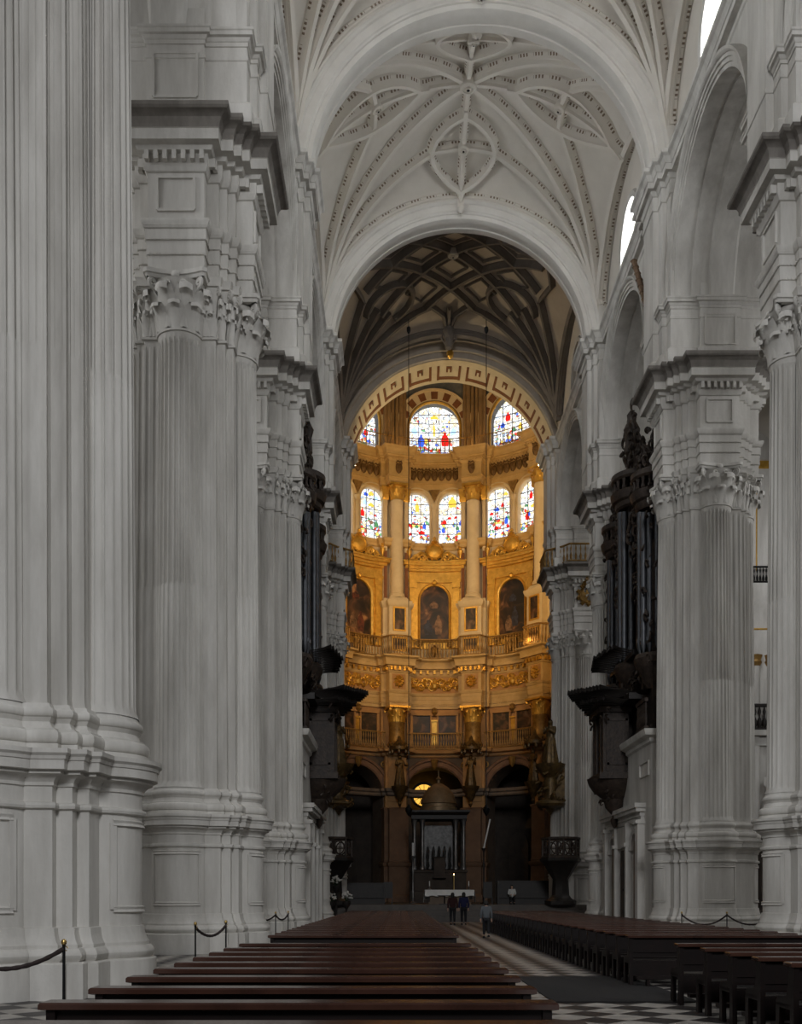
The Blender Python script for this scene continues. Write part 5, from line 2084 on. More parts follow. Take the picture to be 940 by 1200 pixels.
    for (ya, yb, z1a, z1b, n) in ((47.7, 49.0, 17.2, 18.6, 7), (51.0, 52.5, 18.6, 17.2, 8)):
        for i in range(n):
            t = i / (n - 1)
            pipe(-.62, ya + (yb - ya) * t, 12.5, round((z1a + (z1b - z1a) * t) * 4) / 4, .10, o)
    # carved foliage: crests, brackets and fringes
    m = MB()

    def foliage(y, z, n, ry, rz_, w0=-.4, s=1.0):
        for i in range(n):
            yy, zz = y + random.gauss(0, ry), z + random.gauss(0, rz_)
            w = w0 + random.uniform(-.15, .35)
            a0, sgn, r = random.uniform(0, 6.28), random.choice((-1, 1)), random.uniform(.14, .34) * s
            pts, rr = [], []
            for k in range(9):
                q = k / 8
                a = a0 + sgn * q * 4.2
                pts.append(T(w + .12 * sin(q * 3), yy + r * (1 - .6 * q) * cos(a), zz + r * (1 - .6 * q) * sin(a)))
                rr.append((.10 - .07 * q) * s)
            m.tube(pts, rr, 6)
    foliage(50.0, 22.3, 90, .9, 1.0, -.4, 1.15)
    foliage(50.0, 21.2, 40, 1.3, .4)
    foliage(51.6, 20.3, 40, .8, .5, -.3)
    foliage(48.4, 20.3, 40, .8, .5, -.3)
    foliage(53.4, 20.8, 50, .7, .6)
    foliage(46.7, 21.0, 30, .7, .55)
    foliage(48.3, 19.0, 40, .5, .7, -.2)
    foliage(51.8, 18.8, 50, .5, .7, -.2)
    foliage(51.9, 16.2, 26, .3, .6, -.25, .8)
    foliage(48.2, 16.3, 26, .3, .6, -.25, .8)
    foliage(50.2, 11.6, 50, 2.6, .25, -.1, .8)
    foliage(45.9, 16.5, 18, .15, 2.2, -.2, .8)
    foliage(54.5, 16.5, 18, .15, 2.2, -.2, .8)
    m.lathe([(.02, -1.3), (.34, -.9), (.3, -.2), (.4, .2), (.2, .6), (.24, .9), (.02, 1.2)], T(-.2, 50.0, 23.6), 10)
    B(m, 'carved_crest', CARVED)['kind'] = 'stuff'
    # horizontal reed pipes in two fans
    rk = {}

    def trumpet(y, z, L, spread, par, rise=.06):
        k = round(L, 1)
        if k not in rk:
            mm = MB()
            mm.lathe([(.02, 0), (.03, .3 * k), (.055, .75 * k), (.11, .97 * k), (.13, k), (.11, k - .02), (.05, .7 * k)], n=10)
            x = mm.build('trumpet_pipe', DWOOD, par)
            rk[k] = x
        else:
            x = rk[k].copy(); COL.objects.link(x); x.parent = par
        x.location = T(.0, y, z) - org
        dr = Vector((-sg, spread, rise)).normalized()
        x.rotation_euler = dr.to_track_quat('Z', 'Y').to_euler()
    for i in range(19):
        t = (i - 9) / 9
        trumpet(50.4 + t * 2.3, 10.95 + .12 * (1 - abs(t)), 2.8 - 1.0 * abs(t), .16 * t, o, .10)
        if i % 2 == 0:
            trumpet(50.4 + t * 2.0, 10.6 + .1 * (1 - abs(t)), 2.3 - .8 * abs(t), .14 * t, o, .08)
    for i in range(15):
        t = (i - 7) / 7
        trumpet(50.3 + t * 2.4, 12.75, 1.6 - .4 * abs(t), .12 * t, o, -.06 if False else .16)
    m = MB()
    m.box(T(.1, 50.4, 10.75), (.6, 5.0, .28)); m.box(T(.0, 50.3, 12.7), (.5, 5.2, .22))
    B(m, 'trumpet_chest', DWOOD)
    # player's gallery with its small positive organ hung out over the nave
    m = MB()
    for y0, y1, w in ((45.6, 47.3, .15), (53.0, 55.0, .15)):
        m.box(T(w, (y0 + y1) / 2, 10.15), (.16, y1 - y0, .16)); m.box(T(w, (y0 + y1) / 2, 8.9), (.2, y1 - y0, .2))
        n = int((y1 - y0) / .24)
        for i in range(n):
            c = T(w, y0 + (i + .5) * (y1 - y0) / n, 9.0)
            m.lathe([(.03, 0), (.07, .2), (.08, .4), (.03, .62), (.06, .85), (.03, 1.1)], c, 6)
        B(m, 'gallery_railing', CARVED)
        m = MB()
    m.box(T(.45, PY, 9.0), (1.0, 2.6, .5))
    for yy in (PY - 1.2, PY - .55, PY + .55, PY + 1.2):
        m.box(T(1.05, yy, 9.0), (.25, .22, 3.4))
    m.box(T(.5, PY - 1.25, 9.0), (1.1, .16, 3.4)); m.box(T(.5, PY + 1.25, 9.0), (1.1, .16, 3.4))
    for zz in (7.9, 10.0):
        m.box(T(.5, PY - 1.34, zz), (1.0, .08, .12))
    for ww in (.05, .95):
        m.box(T(ww, PY - 1.34, 9.0), (.14, .08, 2.9))
    m.box(T(.6, PY, 7.35), (1.5, 2.8, .3)); m.box(T(.6, PY, 10.5), (1.5, 2.9, .3)); m.box(T(.65, PY, 10.75), (1.8, 3.2, .16))
    ct = T(.35, PY, 0)
    m.lathe([(.04, 4.9), (.16, 5.1), (.20, 5.35), (.10, 5.5), (.45, 5.9), (.55, 6.3), (1.05, 6.7), (1.25, 7.0), (1.35, 7.3), (.2, 7.32)], (ct.x, ct.y, 0), 18)
    pc = B(m, 'positive_case', CARVED)
    for i in range(5):
        pipe(.95, PY - .34 + i * .17, 7.55, 9.6 - .25 * abs(i - 2), .07, o)
    for c in (PY - .86, PY + .86):
        for i in range(3):
            pipe(.95, c - .15 + i * .15, 7.55, 9.35, .06, o)
    m = MB()
    foliage(PY, 10.35, 26, .9, .15, 1.0, .6)
    foliage(PY, 6.75, 40, .6, .3, .55, .6)
    foliage(PY, 11.1, 18, .7, .2, .9, .7)
    B(m, 'carved_fringe', CARVED)['kind'] = 'stuff'
    return o


organ('R')
organ('L')

# ================================================================== PEWS
random.seed(5)
CAPW = .24
PH = .905


def pew_mesh(x0, x1):
    """built with its origin at the middle of the floor line; the congregation looks to +y"""
    L = x1 - x0
    t = thing('pew', '', 'pew')
    m = MB()
    m.box((0, .0, PH - .17), (L - .1, .035, .28)); m.box((0, .02, .60), (L - .1, .03, .16))
    m.box((0, .06, .30), (L - .1, .03, .26))
    m.build('backrest', PEWW, t)
    m = MB()
    z = PH
    m.sweep([(-L / 2, -.10), (L / 2, -.10), (L / 2, .14), (-L / 2, .14)], [(-.03, z - .055), (0, z - .045), (0, z - .012), (-.012, z), (-.1, z)])
    m.add([(-L / 2 + .1, 0.0, z), (L / 2 - .1, 0.0, z), (L / 2 - .1, .04, z), (-L / 2 + .1, .04, z)], [[0, 1, 2, 3]])
    m.build('top_ledge', PEWTOP, t)
    m = MB()
    m.sweep([(-L / 2 + .04, .06), (L / 2 - .04, .06), (L / 2 - .04, .46), (-L / 2 + .04, .46)], [(-.03, .41), (0, .42), (0, .45), (-.02, .46), (-.19, .46)])
    m.build('seat', PEWW, t)
    m = MB()
    m.box((0, -.30, .17), (L - .2, .16, .05))
    for s in (-1, 0, 1):
        m.box((s * (L / 2 - .3), -.30, .07), (.05, .12, .15))
    m.build('kneeler', PEWW, t)
    pr = [(-.06, 0), (.07, 0), (.06, .12), (.05, .40), (.36, .40), (.37, .12), (.36, 0), (.48, 0), (.47, .12), (.46, .47), (.40, .52), (.16, .54), (.11, .64), (.10, PH - .05), (-.06, PH - .05), (-.05, .5)]
    for s in (-1, 1):
        m = MB()
        x = s * (L / 2 - .07)
        m.prism([(x - .03, y, zz) for y, zz in pr], (.06, 0, 0))
        m.build('end_panel', PEWW, t)
    return t


ORD = ['nearest', 'second', 'third', 'fourth', 'fifth', 'sixth', 'seventh', 'eighth', 'ninth', 'tenth']
left_y = [5.75, 6.92, 8.02, 9.1, 10.1, 11.02, 12.0, 13.0, 14.05, 15.4]
yy = 18.7
while yy < 50:
    left_y.append(yy)
    yy += 1.02


def words_n(i):
    ones = ['', 'first', 'second', 'third', 'fourth', 'fifth', 'sixth', 'seventh', 'eighth', 'ninth', 'tenth', 'eleventh', 'twelfth', 'thirteenth', 'fourteenth', 'fifteenth', 'sixteenth', 'seventeenth', 'eighteenth', 'nineteenth', 'twentieth']
    if i <= 20:
        return ones[i]
    tens = {2: 'twenty', 3: 'thirty', 4: 'forty'}[i // 10]
    return tens + ('-' + ones[i % 10] if i % 10 else 'th').replace('yth', 'ieth')


def block(x0, x1, ys, drift, where, group):
    first = None
    nf = sum(1 for y in ys if y < 17)
    for i, y in enumerate(ys):
        dx = drift(y)
        if first is None:
            first = pew_mesh(x0, x1)
            t = first
        else:
            t = dup(first)
        t.location = ((x0 + x1) / 2 + dx, y, 0)
        if i < nf:
            t['label'] = 'dark varnished pew %s, %s' % (where, 'nearest the camera' if i == 0 else words_n(i + 1) + ' from the camera')
        else:
            t['label'] = 'dark varnished pew %s, %s beyond the cross aisle' % (where, words_n(i - nf + 1))
        t['group'] = group


block(-2.33, 1.06, left_y, lambda y: .0 + .004 * (y - 8), 'between the rope posts and the center aisle', 'pews on the side of the rope posts')
right_y = [10.0, 11.0, 12.0, 13.0, 14.05, 15.4] + [y for y in left_y if y > 17]
block(4.1, 7.5, right_y, lambda y: 0.0, 'on the far side of the checkered aisle', 'pews on the organ side')

# ================================================================== ROPE BARRIERS
BAR = {}


def post(loc, label):
    if not BAR:
        t = thing('barrier_post', '', 'post')
        m = MB(); m.lathe([(.14, 0), (.14, .015), (.05, .05), (.022, .06), (.02, .5), (.02, .92), (.026, .925), (.026, .945)], n=14); m.build('pole', IRON, t)
        m = MB(); m.lathe([(.012, .94), (.035, .96), (.04, .99), (.025, 1.02), (.0, 1.03)], n=12); m.build('finial', BRASS, t)
        m = MB(); m.tube([(.02 + .03 * cos(a * .6), 0, .90 + .03 * sin(a * .6)) for a in range(10)], .008, 6); m.build('ring', BRASS, t)
        BAR['p'] = t
    else:
        t = dup(BAR['p'])
    t.location = loc
    t['label'] = label
    t['group'] = 'rope barrier posts'
    return t


def rope(a, b, sag, label):
    A, B_ = Vector(a) + Vector((0, 0, .9)), Vector(b) + Vector((0, 0, .9))
    m = MB()
    pts = []
    for i in range(25):
        t = i / 24
        pts.append(A + (B_ - A) * t + Vector((0, 0, -sag * 4 * t * (1 - t))))
    m.tube(pts, [.034 if i % 2 else .028 for i in range(25)], 8)
    o = m.build('barrier_rope', ROPE)
    tag(o, label, 'rope')


def gp(px, py_base):
    Y = 1.6 * F / (py_base - 1050)
    return (PX(px, Y), Y, 0)


p1 = (-4.44, 14.0, 0)
p0 = (p1[0] - 1.75, p1[1] + .15, 0)
post(p1, 'black rope post with brass knob in front of the pier nearest the camera')
post(p0, 'second rope post of the nearest pier, cut off by the photo edge')
rope(p0, p1, .28, 'thick dark rope hanging from the single post beside the nearest pier')
p2, p3 = (-4.49, 23.4, 0), (-4.07, 25.0, 0)
post(p2, 'nearer black post of the roped pair in front of the second pier')
post(p3, 'farther black post of the roped pair in front of the second pier')
rope(p2, p3, .22, 'dark rope sagging between the two posts before the second pier')
p4, p5 = (-4.49, 38.9, 0), (-4.2, 40.6, 0)
p6 = (p4[0] - .95, p4[1] + .6, 0)
post(p4, 'middle black post of the small rope barrier before the third pier')
post(p5, 'black post standing closest to the pews before the third pier')
rope(p4, p5, .2, 'short rope between the last two posts before the third pier')
post(p6, 'black post nearest the stone at the third pier')
rope(p6, p4, .22, 'dark rope running from the stone side post before the third pier')
Yq = 39.0
q1, q2, q3 = (PX(799, Yq), Yq, 0), (PX(852, Yq - .3), Yq - .3, 0), (PX(909, Yq), Yq, 0)
post(q1, 'black rope post at the organ end of the broad pier')
post(q2, 'black rope post in the middle before the broad pier')
post(q3, 'black rope post against the last white pier by the photo edge')
rope(q1, q2, .36, 'dark rope swag before the broad pier, the organ half')
rope(q2, q3, .36, 'dark rope swag before the broad pier, the half by the photo edge')

# ================================================================== ALTAR AND SANCTUARY FURNITURE
t = thing('altar_table', 'altar table under a white cloth at the head of the aisle', 'altar', (3.6, 72.0, FLZ))
m = MB()
m.box((0, 0, .90), (3.3, 1.1, .12)); m.box((0, 0, .42), (2.6, .7, .84)); m.box((0, 0, .06), (2.9, .9, .12))
for s in (-1, 1):
    m.box((s * 1.25, -.3, .45), (.18, .18, .8))
m.build('table', DSTONE, t)
m = MB()
N = 40
def cz(u, side):
    return .97 if side < 1 else 0
rows = []
for yv, z in ((-.62, .55), (-.60, .75), (-.58, .968), (-.5, .975), (.5, .975), (.58, .968), (.6, .3)):
    rows.append([(-1.68 + 3.36 * i / N, yv + .02 * sin(i * 1.1) * (1 if z < .9 else 0), z - (.03 * sin(i * .8) if z < .7 else 0)) for i in range(N + 1)])
m.grid(rows)
for s in (-1, 1):
    rows = []
    for k, z in enumerate((.975, .9, .6, .12)):
        rows.append([(s * (1.68 + .03 * k + .02 * sin(i * 1.5) * (k > 1)), -.60 + 1.2 * i / 12, z) for i in range(13)])
    m.grid(rows)
o = m.build('altar_cloth', WCLOTH)
o.location = (3.6, 72.0, FLZ)
tag(o, 'white linen cloth draped over the altar with long side falls', 'cloth')


def candlestick(label, loc, h, mat=SILVER, slim=1.0, candle=.35, tilt=0.0):
    t = thing('candlestick', label, 'candlestick', loc)
    m = MB()
    m.lathe([(.14 * slim, 0), (.14 * slim, .03), (.06 * slim, .08), (.03 * slim, .14), (.05 * slim, .25 * h), (.03 * slim, .3 * h), (.025 * slim, .6 * h), (.05 * slim, .68 * h), (.025 * slim, .75 * h), (.03 * slim, .93 * h), (.09 * slim, h), (.02, h)], n=12)
    m.build('stem', mat, t)
    m = MB()
    m.tube([(0, 0, h - .01), (tilt * candle, 0, h + candle)], .03 * slim, 10)
    m.build('candle', WCLOTH, t)
    return t


candlestick('small candlestick at the white flower end of the altar', (2.25, 72.1, FLZ + .975), .25)
candlestick('small candlestick at the organ end of the altar', (4.95, 72.1, FLZ + .975), .25)
candlestick('tall silver candlestick left of the domed tabernacle', (PX(484, 80), 80, FLZ), 3.6, slim=2.6, candle=1.0)
Yc = 76
t = candlestick('tall stand holding a slanting white candle beside the red marble pier', (PX(567, Yc), Yc, FLZ), PZ(994, Yc) - FLZ, mat=DWOOD, slim=2.0, candle=2.1, tilt=.22)

# domed tabernacle
Yt = 86.5
tx = PX(514, Yt)
t = thing('domed_tabernacle', 'tall silver tabernacle with columns and a bronze dome behind the altar', 'tabernacle', (tx, Yt, FLZ))
zl = lambda py: PZ(py, Yt) - FLZ
m = MB()
m.sweep([(-2.4, -1.6), (2.4, -1.6), (2.4, 1.6), (-2.4, 1.6)], [(0, 0), (0, .9), (-.2, 1.0), (-.2, 2.4), (-.1, 2.5), (-.1, 2.65), (-.9, 2.7)])
m.sweep([(-.45, -2.0), (.45, -2.0), (.45, -1.3), (-.45, -1.3)], [(.1, 2.0), (.1, 2.15), (0, 2.2), (0, 3.6), (.08, 3.7), (-.4, 3.75)])
m.build('base', DARKST, t)
m = MB()
n = 0
for sx in (-2.0, -1.35, 1.35, 2.0):
    for sy in (-1.2, 1.0):
        m = MB(); m.lathe([(.22, 2.7), (.22, 2.9), (.15, 3.0), (.14, 6.2), (.2, 6.6), (.26, 6.75)], (sx, sy, 0), 12)
        m.build('column', SILVER, t)
m = MB()
m.sweep([(-2.25, -1.45), (2.25, -1.45), (2.25, 1.3), (-2.25, 1.3)], [(-.2, 6.75), (0, 6.8), (0, 7.1), (.1, 7.2), (.25, 7.35), (.25, 7.5), (-1.0, 7.55)])
m.build('cornice', DWOOD, t)
m = MB()
m.lathe([(1.55, 7.5), (1.55, 7.8), (1.4, 7.85), (1.38, 8.1), (1.5, 8.15), (1.42, 8.5), (1.2, 9.0), (.85, 9.45), (.4, 9.75), (.14, 9.85), (.14, 10.1), (.22, 10.2), (.06, 10.4), (.05, 10.9), (0, 11.0)], n=24)
m.build('dome', mottled('dull_bronze', (.22, .15, .08), (.32, .22, .12), 2, .5, metal=.4), t)
m = MB()
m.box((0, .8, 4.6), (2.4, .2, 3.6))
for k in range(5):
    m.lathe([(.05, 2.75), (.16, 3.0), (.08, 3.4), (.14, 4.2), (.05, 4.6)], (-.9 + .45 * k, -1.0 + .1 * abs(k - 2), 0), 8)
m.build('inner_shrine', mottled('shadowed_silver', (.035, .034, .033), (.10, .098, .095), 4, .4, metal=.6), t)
# amber light seen beside the dome
m = MB()
Ya = 101.6
c = (PX(497, Ya), Ya, PZ(932, Ya))
m.lathe([(0, 0), (1.1, 0)], M=Matrix.Translation(c) @ Matrix.Rotation(pi / 2, 4, 'X'), n=24)
H = holder('window_40', 'round amber glowing window partly behind the bronze dome', 'window')
m.build('pane', AMBERG, H)
m = MB()
Mx = Matrix.Translation(c) @ Matrix.Rotation(pi / 2, 4, 'X')
m.lathe([(1.05, .06), (1.1, .14), (1.25, .14), (1.3, .0)], M=Mx, n=24)
for k in range(6):
    a = pi * k / 6
    m.box((0, 0, .03), (2.1, .05, .05), M=Mx @ Matrix.Rotation(a, 4, 'Z'))
m.tube([Mx @ Vector((.5 * cos(2 * pi * i / 16), .5 * sin(2 * pi * i / 16), .03)) for i in range(16)], .035, 6, closed=True)
m.build('window_lead', LEAD, H)
# sanctuary lamp
t = thing('altar_lamp', 'tiny lit lamp above the altar', 'lamp', (PX(532, 84), 84, FLZ))
m = MB(); hl = PZ(1025, 84) - FLZ
m.lathe([(.2, 0), (.2, .05), (.04, .1), (.03, hl - .15), (.1, hl - .1), (.1, hl - .06), (.02, hl - .05)], n=10); m.build('stand', BRASS, t)
m = MB(); m.lathe([(.005, hl - .06), (.045, hl), (.005, hl + .1)], n=8); m.build('flame', FLAME, t)

# lectern-like stand with a pale book before the altar
t = thing('low_bookstand', 'low dark stand with a pale open book before the altar', 'stand', (PX(521, 66.5), 66.5, FLZ))
m = MB(); m.box((0, 0, .03), (.7, .5, .06)); m.tube([(0, 0, .05), (0, 0, .55)], .05, 8); m.box((0, 0, .57), (.9, .5, .05)); m.build('stand', DWOOD, t)
m = MB(); m.box((0, -.02, .615), (.75, .4, .04)); m.build('book_page', WCLOTH, t)

# ---- choir benches in the dark
def choir_bench(label, x, y, L, h):
    t = thing('choir_bench', label, 'bench', (x, y, FLZ if y > 66 else 0))
    m = MB(); m.box((0, .3, h / 2), (L, .12, h)); m.box((0, .3, h + .04), (L + .1, .2, .08)); m.build('backrest', DWOOD, t)
    m = MB(); m.box((0, 0, .45), (L, .5, .07)); m.box((0, .05, .21), (L - .1, .3, .42)); m.build('seat', DWOOD, t)
    for s in (-1, 1):
        m = MB(); m.box((s * L / 2, .05, .5 * h), (.1, .7, h)); m.build('end_panel', DWOOD, t)


choir_bench('long black choir bench in the shade by the white flowers', PX(425, 70), 70, 2.9, 1.35)
choir_bench('long black choir bench carrying the seated person in pale clothes', PX(615, 70), 70, 3.6, 1.5)
for i, (px, yy_) in enumerate(((455, 70.5), (572, 70.5))):
    t = thing('presbyter_chair', ('black high-backed chair beside the altar, nearer the white flowers', 'black high-backed chair beside the altar, under the slanting candle')[i], 'chair', (PX(px, yy_), yy_, FLZ))
    m = MB(); m.box((0, 0, .45), (.6, .55, .08)); m.build('seat', DWOOD, t)
    m = MB(); m.box((0, .28, .95), (.6, .07, 1.1)); m.lathe([(.3, 0), (.3, .07)], M=Matrix.Translation((0, .315, 1.5)) @ Matrix.Rotation(pi / 2, 4, 'X'), n=16); m.build('backrest', DWOOD, t)
    for sx in (-1, 1):
        for sy in (-1, 1):
            m = MB(); m.box((sx * .26, sy * .24, .21), (.06, .06, .42)); m.build('leg', DWOOD, t)

# ---- pulpits at the sanctuary mouth
for sd in 'LR':
    sg = 1 if sd == 'R' else -1
    Yp = 66.0
    x = PX(657, Yp) if sd == 'R' else PX(391, Yp)
    t = thing('pulpit', 'black stone pulpit with pierced balcony rail, %s' % ('beside the gilt-shield pier' if sg > 0 else 'above the white flowers'), 'pulpit', (x, Yp, FLZ), 0, 'pair of pulpits')
    m = MB()
    m.lathe([(1.0, 0), (1.0, .25), (.7, .4), (.55, .6), (.5, 1.6), (.75, 2.0), (1.1, 2.6), (1.3, 2.75), (1.3, 2.9), (.1, 2.92)], n=8)
    m.build('pedestal', DWOOD, t)
    m = MB()
    m.lathe([(1.22, 2.9), (1.22, 3.0), (1.14, 3.05), (1.14, 3.1)], n=8)
    m.lathe([(1.14, 4.05), (1.26, 4.1), (1.26, 4.22), (1.05, 4.24), (1.05, 4.05)], n=8)
    for k in range(8):
        a, b = 2 * pi * k / 8, 2 * pi * (k + 1) / 8
        A, Bq = Vector((1.14 * cos(a), 1.14 * sin(a), 0)), Vector((1.14 * cos(b), 1.14 * sin(b), 0))
        m.tube([A + Vector((0, 0, 3.0)), A + Vector((0, 0, 4.1))], .07, 6)
        c = (A + Bq) / 2 + Vector((0, 0, 3.57))
        d = (Bq - A).normalized()
        m.tube([c + d * .33 * cos(q) + Vector((0, 0, .40 * sin(q))) for q in [2 * pi * i / 14 for i in range(14)]], .045, 6, closed=True)
        m.tube([c + d * .33, c - d * .33], .03, 6); m.tube([c + Vector((0, 0, .45)), c - Vector((0, 0, .45))], .03, 6)
    m.build('rail', CARVED, t)
    # statue on its gilded bracket on the nave face of the pier
    Yb = 68.6
    xb = PX(645, Yb) if sd == 'R' else PX(397, Yb)
    br = thing('gilded_bracket', 'big gilded carved bracket above the pulpit, %s' % ('by the gilt-shield pier' if sg > 0 else 'over the white flowers'), 'bracket', (xb, Yb, 7.4), 0, 'gilded brackets')
    m = MB()
    m.lathe([(.05, -.5), (.3, -.1), (.9, .05), (1.0, .2), (.95, .35), (.5, .5), (.35, .9), (.5, 1.5), (.4, 1.9), (.75, 2.3), (.95, 2.6), (1.0, 2.8), (.1, 2.82)], n=16)
    m.box((sg * .9, .3, 1.6), (1.6, .9, 2.2))
    m.build('console', BRONZE, br)
    random.seed(60 + sg)
    m = MB()
    for q in range(34):
        a, zz = random.uniform(0, 2 * pi), random.uniform(-.2, 2.6)
        r = .55 + .3 * random.random()
        m.tube([(r * cos(a), r * sin(a), zz), ((r + .16) * cos(a + .2), (r + .16) * sin(a + .2), zz + .18), (r * cos(a + .45), r * sin(a + .45), zz + .3), (r * .9 * cos(a + .3), r * .9 * sin(a + .3), zz + .22)], [.05, .1, .08, .03], 6)
    m.build('carved_foliage', BRONZE, br)['kind'] = 'stuff'
    person('gilded statue in a wide cloak, %s' % ('against the gilt-shield pier' if sg > 0 else 'half hidden behind the mostly hidden organ'), (xb, Yb, 10.22), radians(-25 * sg), h=2.9, statue=BRONZE, cat='statue', name='gilded_statue', robe=True, group='gilded kneeling statues',
           arms={-1: ((-.02, -.15, -.24), (.15, -.30, -.10)), 1: ((.02, -.15, -.24), (-.15, -.30, -.10))})

# statues on the sanctuary columns
for ci in (1, 2, 3, 4):
    phi = COLS[ci]
    p = AP(0, 11.45, 1.75, phi)
    person('dark gilded saint statue on a corbel, %s' % C_NAME[ci], tuple(p), -phi, h=2.75, statue=BRONZE, cat='statue', name='saint_statue', robe=True, group='saint statues of the sanctuary',
           arms={-1: ((-.08, -.05, -.27), (.05, -.28, -.22)), 1: ((.1, -.08, -.25), (.16, -.32, .02 if ci % 2 else -.3))})
    m = MB()
    m.lathe([(.03, -1.9), (.18, -1.6), (.12, -1.4), (.4, -.9), (.5, -.5), (.75, -.2), (.8, 0), (.1, .02)], (p.x, p.y, 11.43), 14)
    o = m.build('statue_corbel', BRONZE)
    tag(o, 'carved hanging corbel under the saint statue, %s' % C_NAME[ci], 'corbel', 'statue corbels')
    m = MB()
    q = AP(0, 0, 1.55, phi)
    m.lathe([(.85, 14.6), (.95, 14.7), (.95, 14.95), (.7, 15.0), (.5, 15.3), (.25, 15.5), (.12, 15.9), (.02, 16.0)], (q.x, q.y, 0), 12)
    for k in range(8):
        a = 2 * pi * k / 8
        m.lathe([(.1, 14.35), (.14, 14.5), (.1, 14.65)], (q.x + .85 * cos(a), q.y + .85 * sin(a), 0), 6)
        m.lathe([(.1, 14.95), (.05, 15.1), (.09, 15.2), (.01, 15.35)], (q.x + .85 * cos(a), q.y + .85 * sin(a), 0), 6)
    o = m.build('statue_canopy', BRONZE)
    tag(o, 'crown-shaped canopy over the saint statue, %s' % C_NAME[ci], 'canopy', 'statue canopies')

# white flowers in urns
random.seed(9)
for i, (px, py, Yf) in enumerate(((388, 1052, 62), (394, 1033, 63.2), (406, 1051, 61.5))):
    zt = PZ(py, Yf)
    t = thing('flower_urn', ('white flowers in a dark urn, closest to the white screen wall', 'white flowers in a dark urn on a tall stand, highest of three', 'white flowers in a dark urn, closest to the pews')[i], 'flowers', (PX(px, Yf), Yf, 0), 0, 'white flower arrangements')
    m = MB(); h = zt - .25
    m.lathe([(.22, 0), (.22, .08), (.08, .15), (.06, h - .5), (.1, h - .42), (.24, h - .2), (.26, h), (.2, h), (.05, h - .1)], n=14); m.build('urn', DWOOD, t)
    m = MB(); g = MB()
    for k in range(26):
        a, b, r = random.uniform(0, 2 * pi), random.uniform(-.2, 1.4), random.uniform(.2, .36)
        c = Vector((r * cos(a) * cos(b), r * sin(a) * cos(b), h + .22 + r * sin(b)))
        m.lathe([(.005, -.05), (.06, -.02), (.075, .03), (.04, .06), (.005, .04)], c, 8)
        g.tube([(0, 0, h - .05), c * .5 + Vector((0, 0, h * .5)), c], .008, 4)
        g.tube([c * .8 + Vector((0, 0, h * .2)), c + Vector((.06 * cos(a), .06 * sin(a), -.08))], [.01, .03], 4)
    m.build('blossoms', PETAL, t)['kind'] = 'stuff'
    g.build('stems', GREEN, t)['kind'] = 'stuff'

# ---- long lamp wires in front of the sanctuary
for px, y, lab in ((479, 63.0, 'on the white flower side'), (570, 63.0, 'on the organ side')):
    x = PX(px, y)
    tp = PZ(386, y)
    zb = 6.6
    t = thing('hanging_lamp', 'small lamp on a very long wire, %s' % lab, 'lamp', (x, y, zb), 0, 'wire hung lamps')
    m = MB(); m.tube([(0, 0, .5), (0, 0, tp + .6 - zb)], .022, 6); m.build('wire', IRON, t)
    m = MB(); m.lathe([(.05, tp - zb - .25), (.12, tp - zb - .1), (.12, tp - zb + .1), (.03, tp - zb + .2)], n=8); m.build('pulley', IRON, t)
    m = MB(); m.lathe([(.02, -.2), (.1, -.1), (.2, .1), (.22, .25), (.1, .4), (.03, .5)], n=12); m.build('lamp_bowl', IRON, t)

# wooden pole leaning out of the clerestory
A, Bq = Vector((PX(743, 46.5), 46.5, PZ(306, 46.5))), Vector((PX(760, 45.2), 45.2, PZ(366, 45.2)))
m = MB(); m.tube([A, Bq], .12, 8)
for k in range(8):
    q = A + (Bq - A) * (k / 8)
    m.lathe([(.12, -.04), (.16, 0), (.12, .04)], q, 8)
o = m.build('wooden_pole', mottled('old_brown_wood', (.12, .07, .04), (.2, .13, .08), 4, .8))
tag(o, 'slanting brown wooden pole under the bright clerestory window', 'pole')

# ---- people
person('person with long dark hair in a dark red coat standing before the altar', (PX(530.5, 58), 58, 0), pi, h=1.78, top=MAROON, legs=BLACKC)
person('person with long dark hair in a navy coat standing before the altar', (PX(543.5, 58), 58, 0), pi, h=1.80, top=NAVY, legs=BLACKC)
person('person in grey walking alone up the checkered aisle', (PX(570, 40), 40, 0), pi, h=1.42, top=GREYC, legs=BLACKC, stride=.16, long_hair=False)
person('person in pale clothes seated on the black choir bench beside the altar', (PX(600, 69.8), 69.8, FLZ), 0, h=1.72, top=WHITEC, legs=BLACKC, sit=True, long_hair=False,
       arms={-1: ((-.05, -.08, -.27), (.08, -.36, -.33)), 1: ((.05, -.08, -.27), (-.08, -.36, -.33))})

# ---- what shows between the two nearest organ-side piers
Yz = 68.0
xz = PX(899, Yz)
t = thing('gilt_striped_pier', 'distant white pier with gold stripes, seen between the two piers by the photo edge', 'pier', (xz, Yz + 1.6, 0))
m = MB()
pl = [(-1.0, -.9), (1.0, -.9), (1.0, .9), (-1.0, .9)]
zq = lambda py: PZ(py, Yz)
m.sweep(pl, [(.3, 0), (.3, .5), (.15, .7), (.15, 3.6), (.3, 3.8), (.3, 4.0), (0, 4.1), (0, zq(770)), (.1, zq(760)), (.15, zq(735)), (.05, zq(734)), (.05, zq(715)), (.45, zq(700)), (.5, zq(682)), (0, zq(681)), (0, zq(556)), (.15, zq(552)), (.25, zq(545)), (.3, zq(536)), (0, zq(535)), (0, zq(535) + 5)])
for s in (-1, 1):
    m.lathe([(.36, 4.1), (.30, 4.4), (.27, zq(770))], (s * .5, -.9, 0), 14)
m.build('shaft', STONE, t)
m = MB()
for s in (-.75, -.45, .45, .75):
    m.box((s, -.93, (zq(665) + zq(560)) / 2), (.07, .06, zq(560) - zq(665)))
m.build('gilt_stripe', GOLD, t)
m = MB()
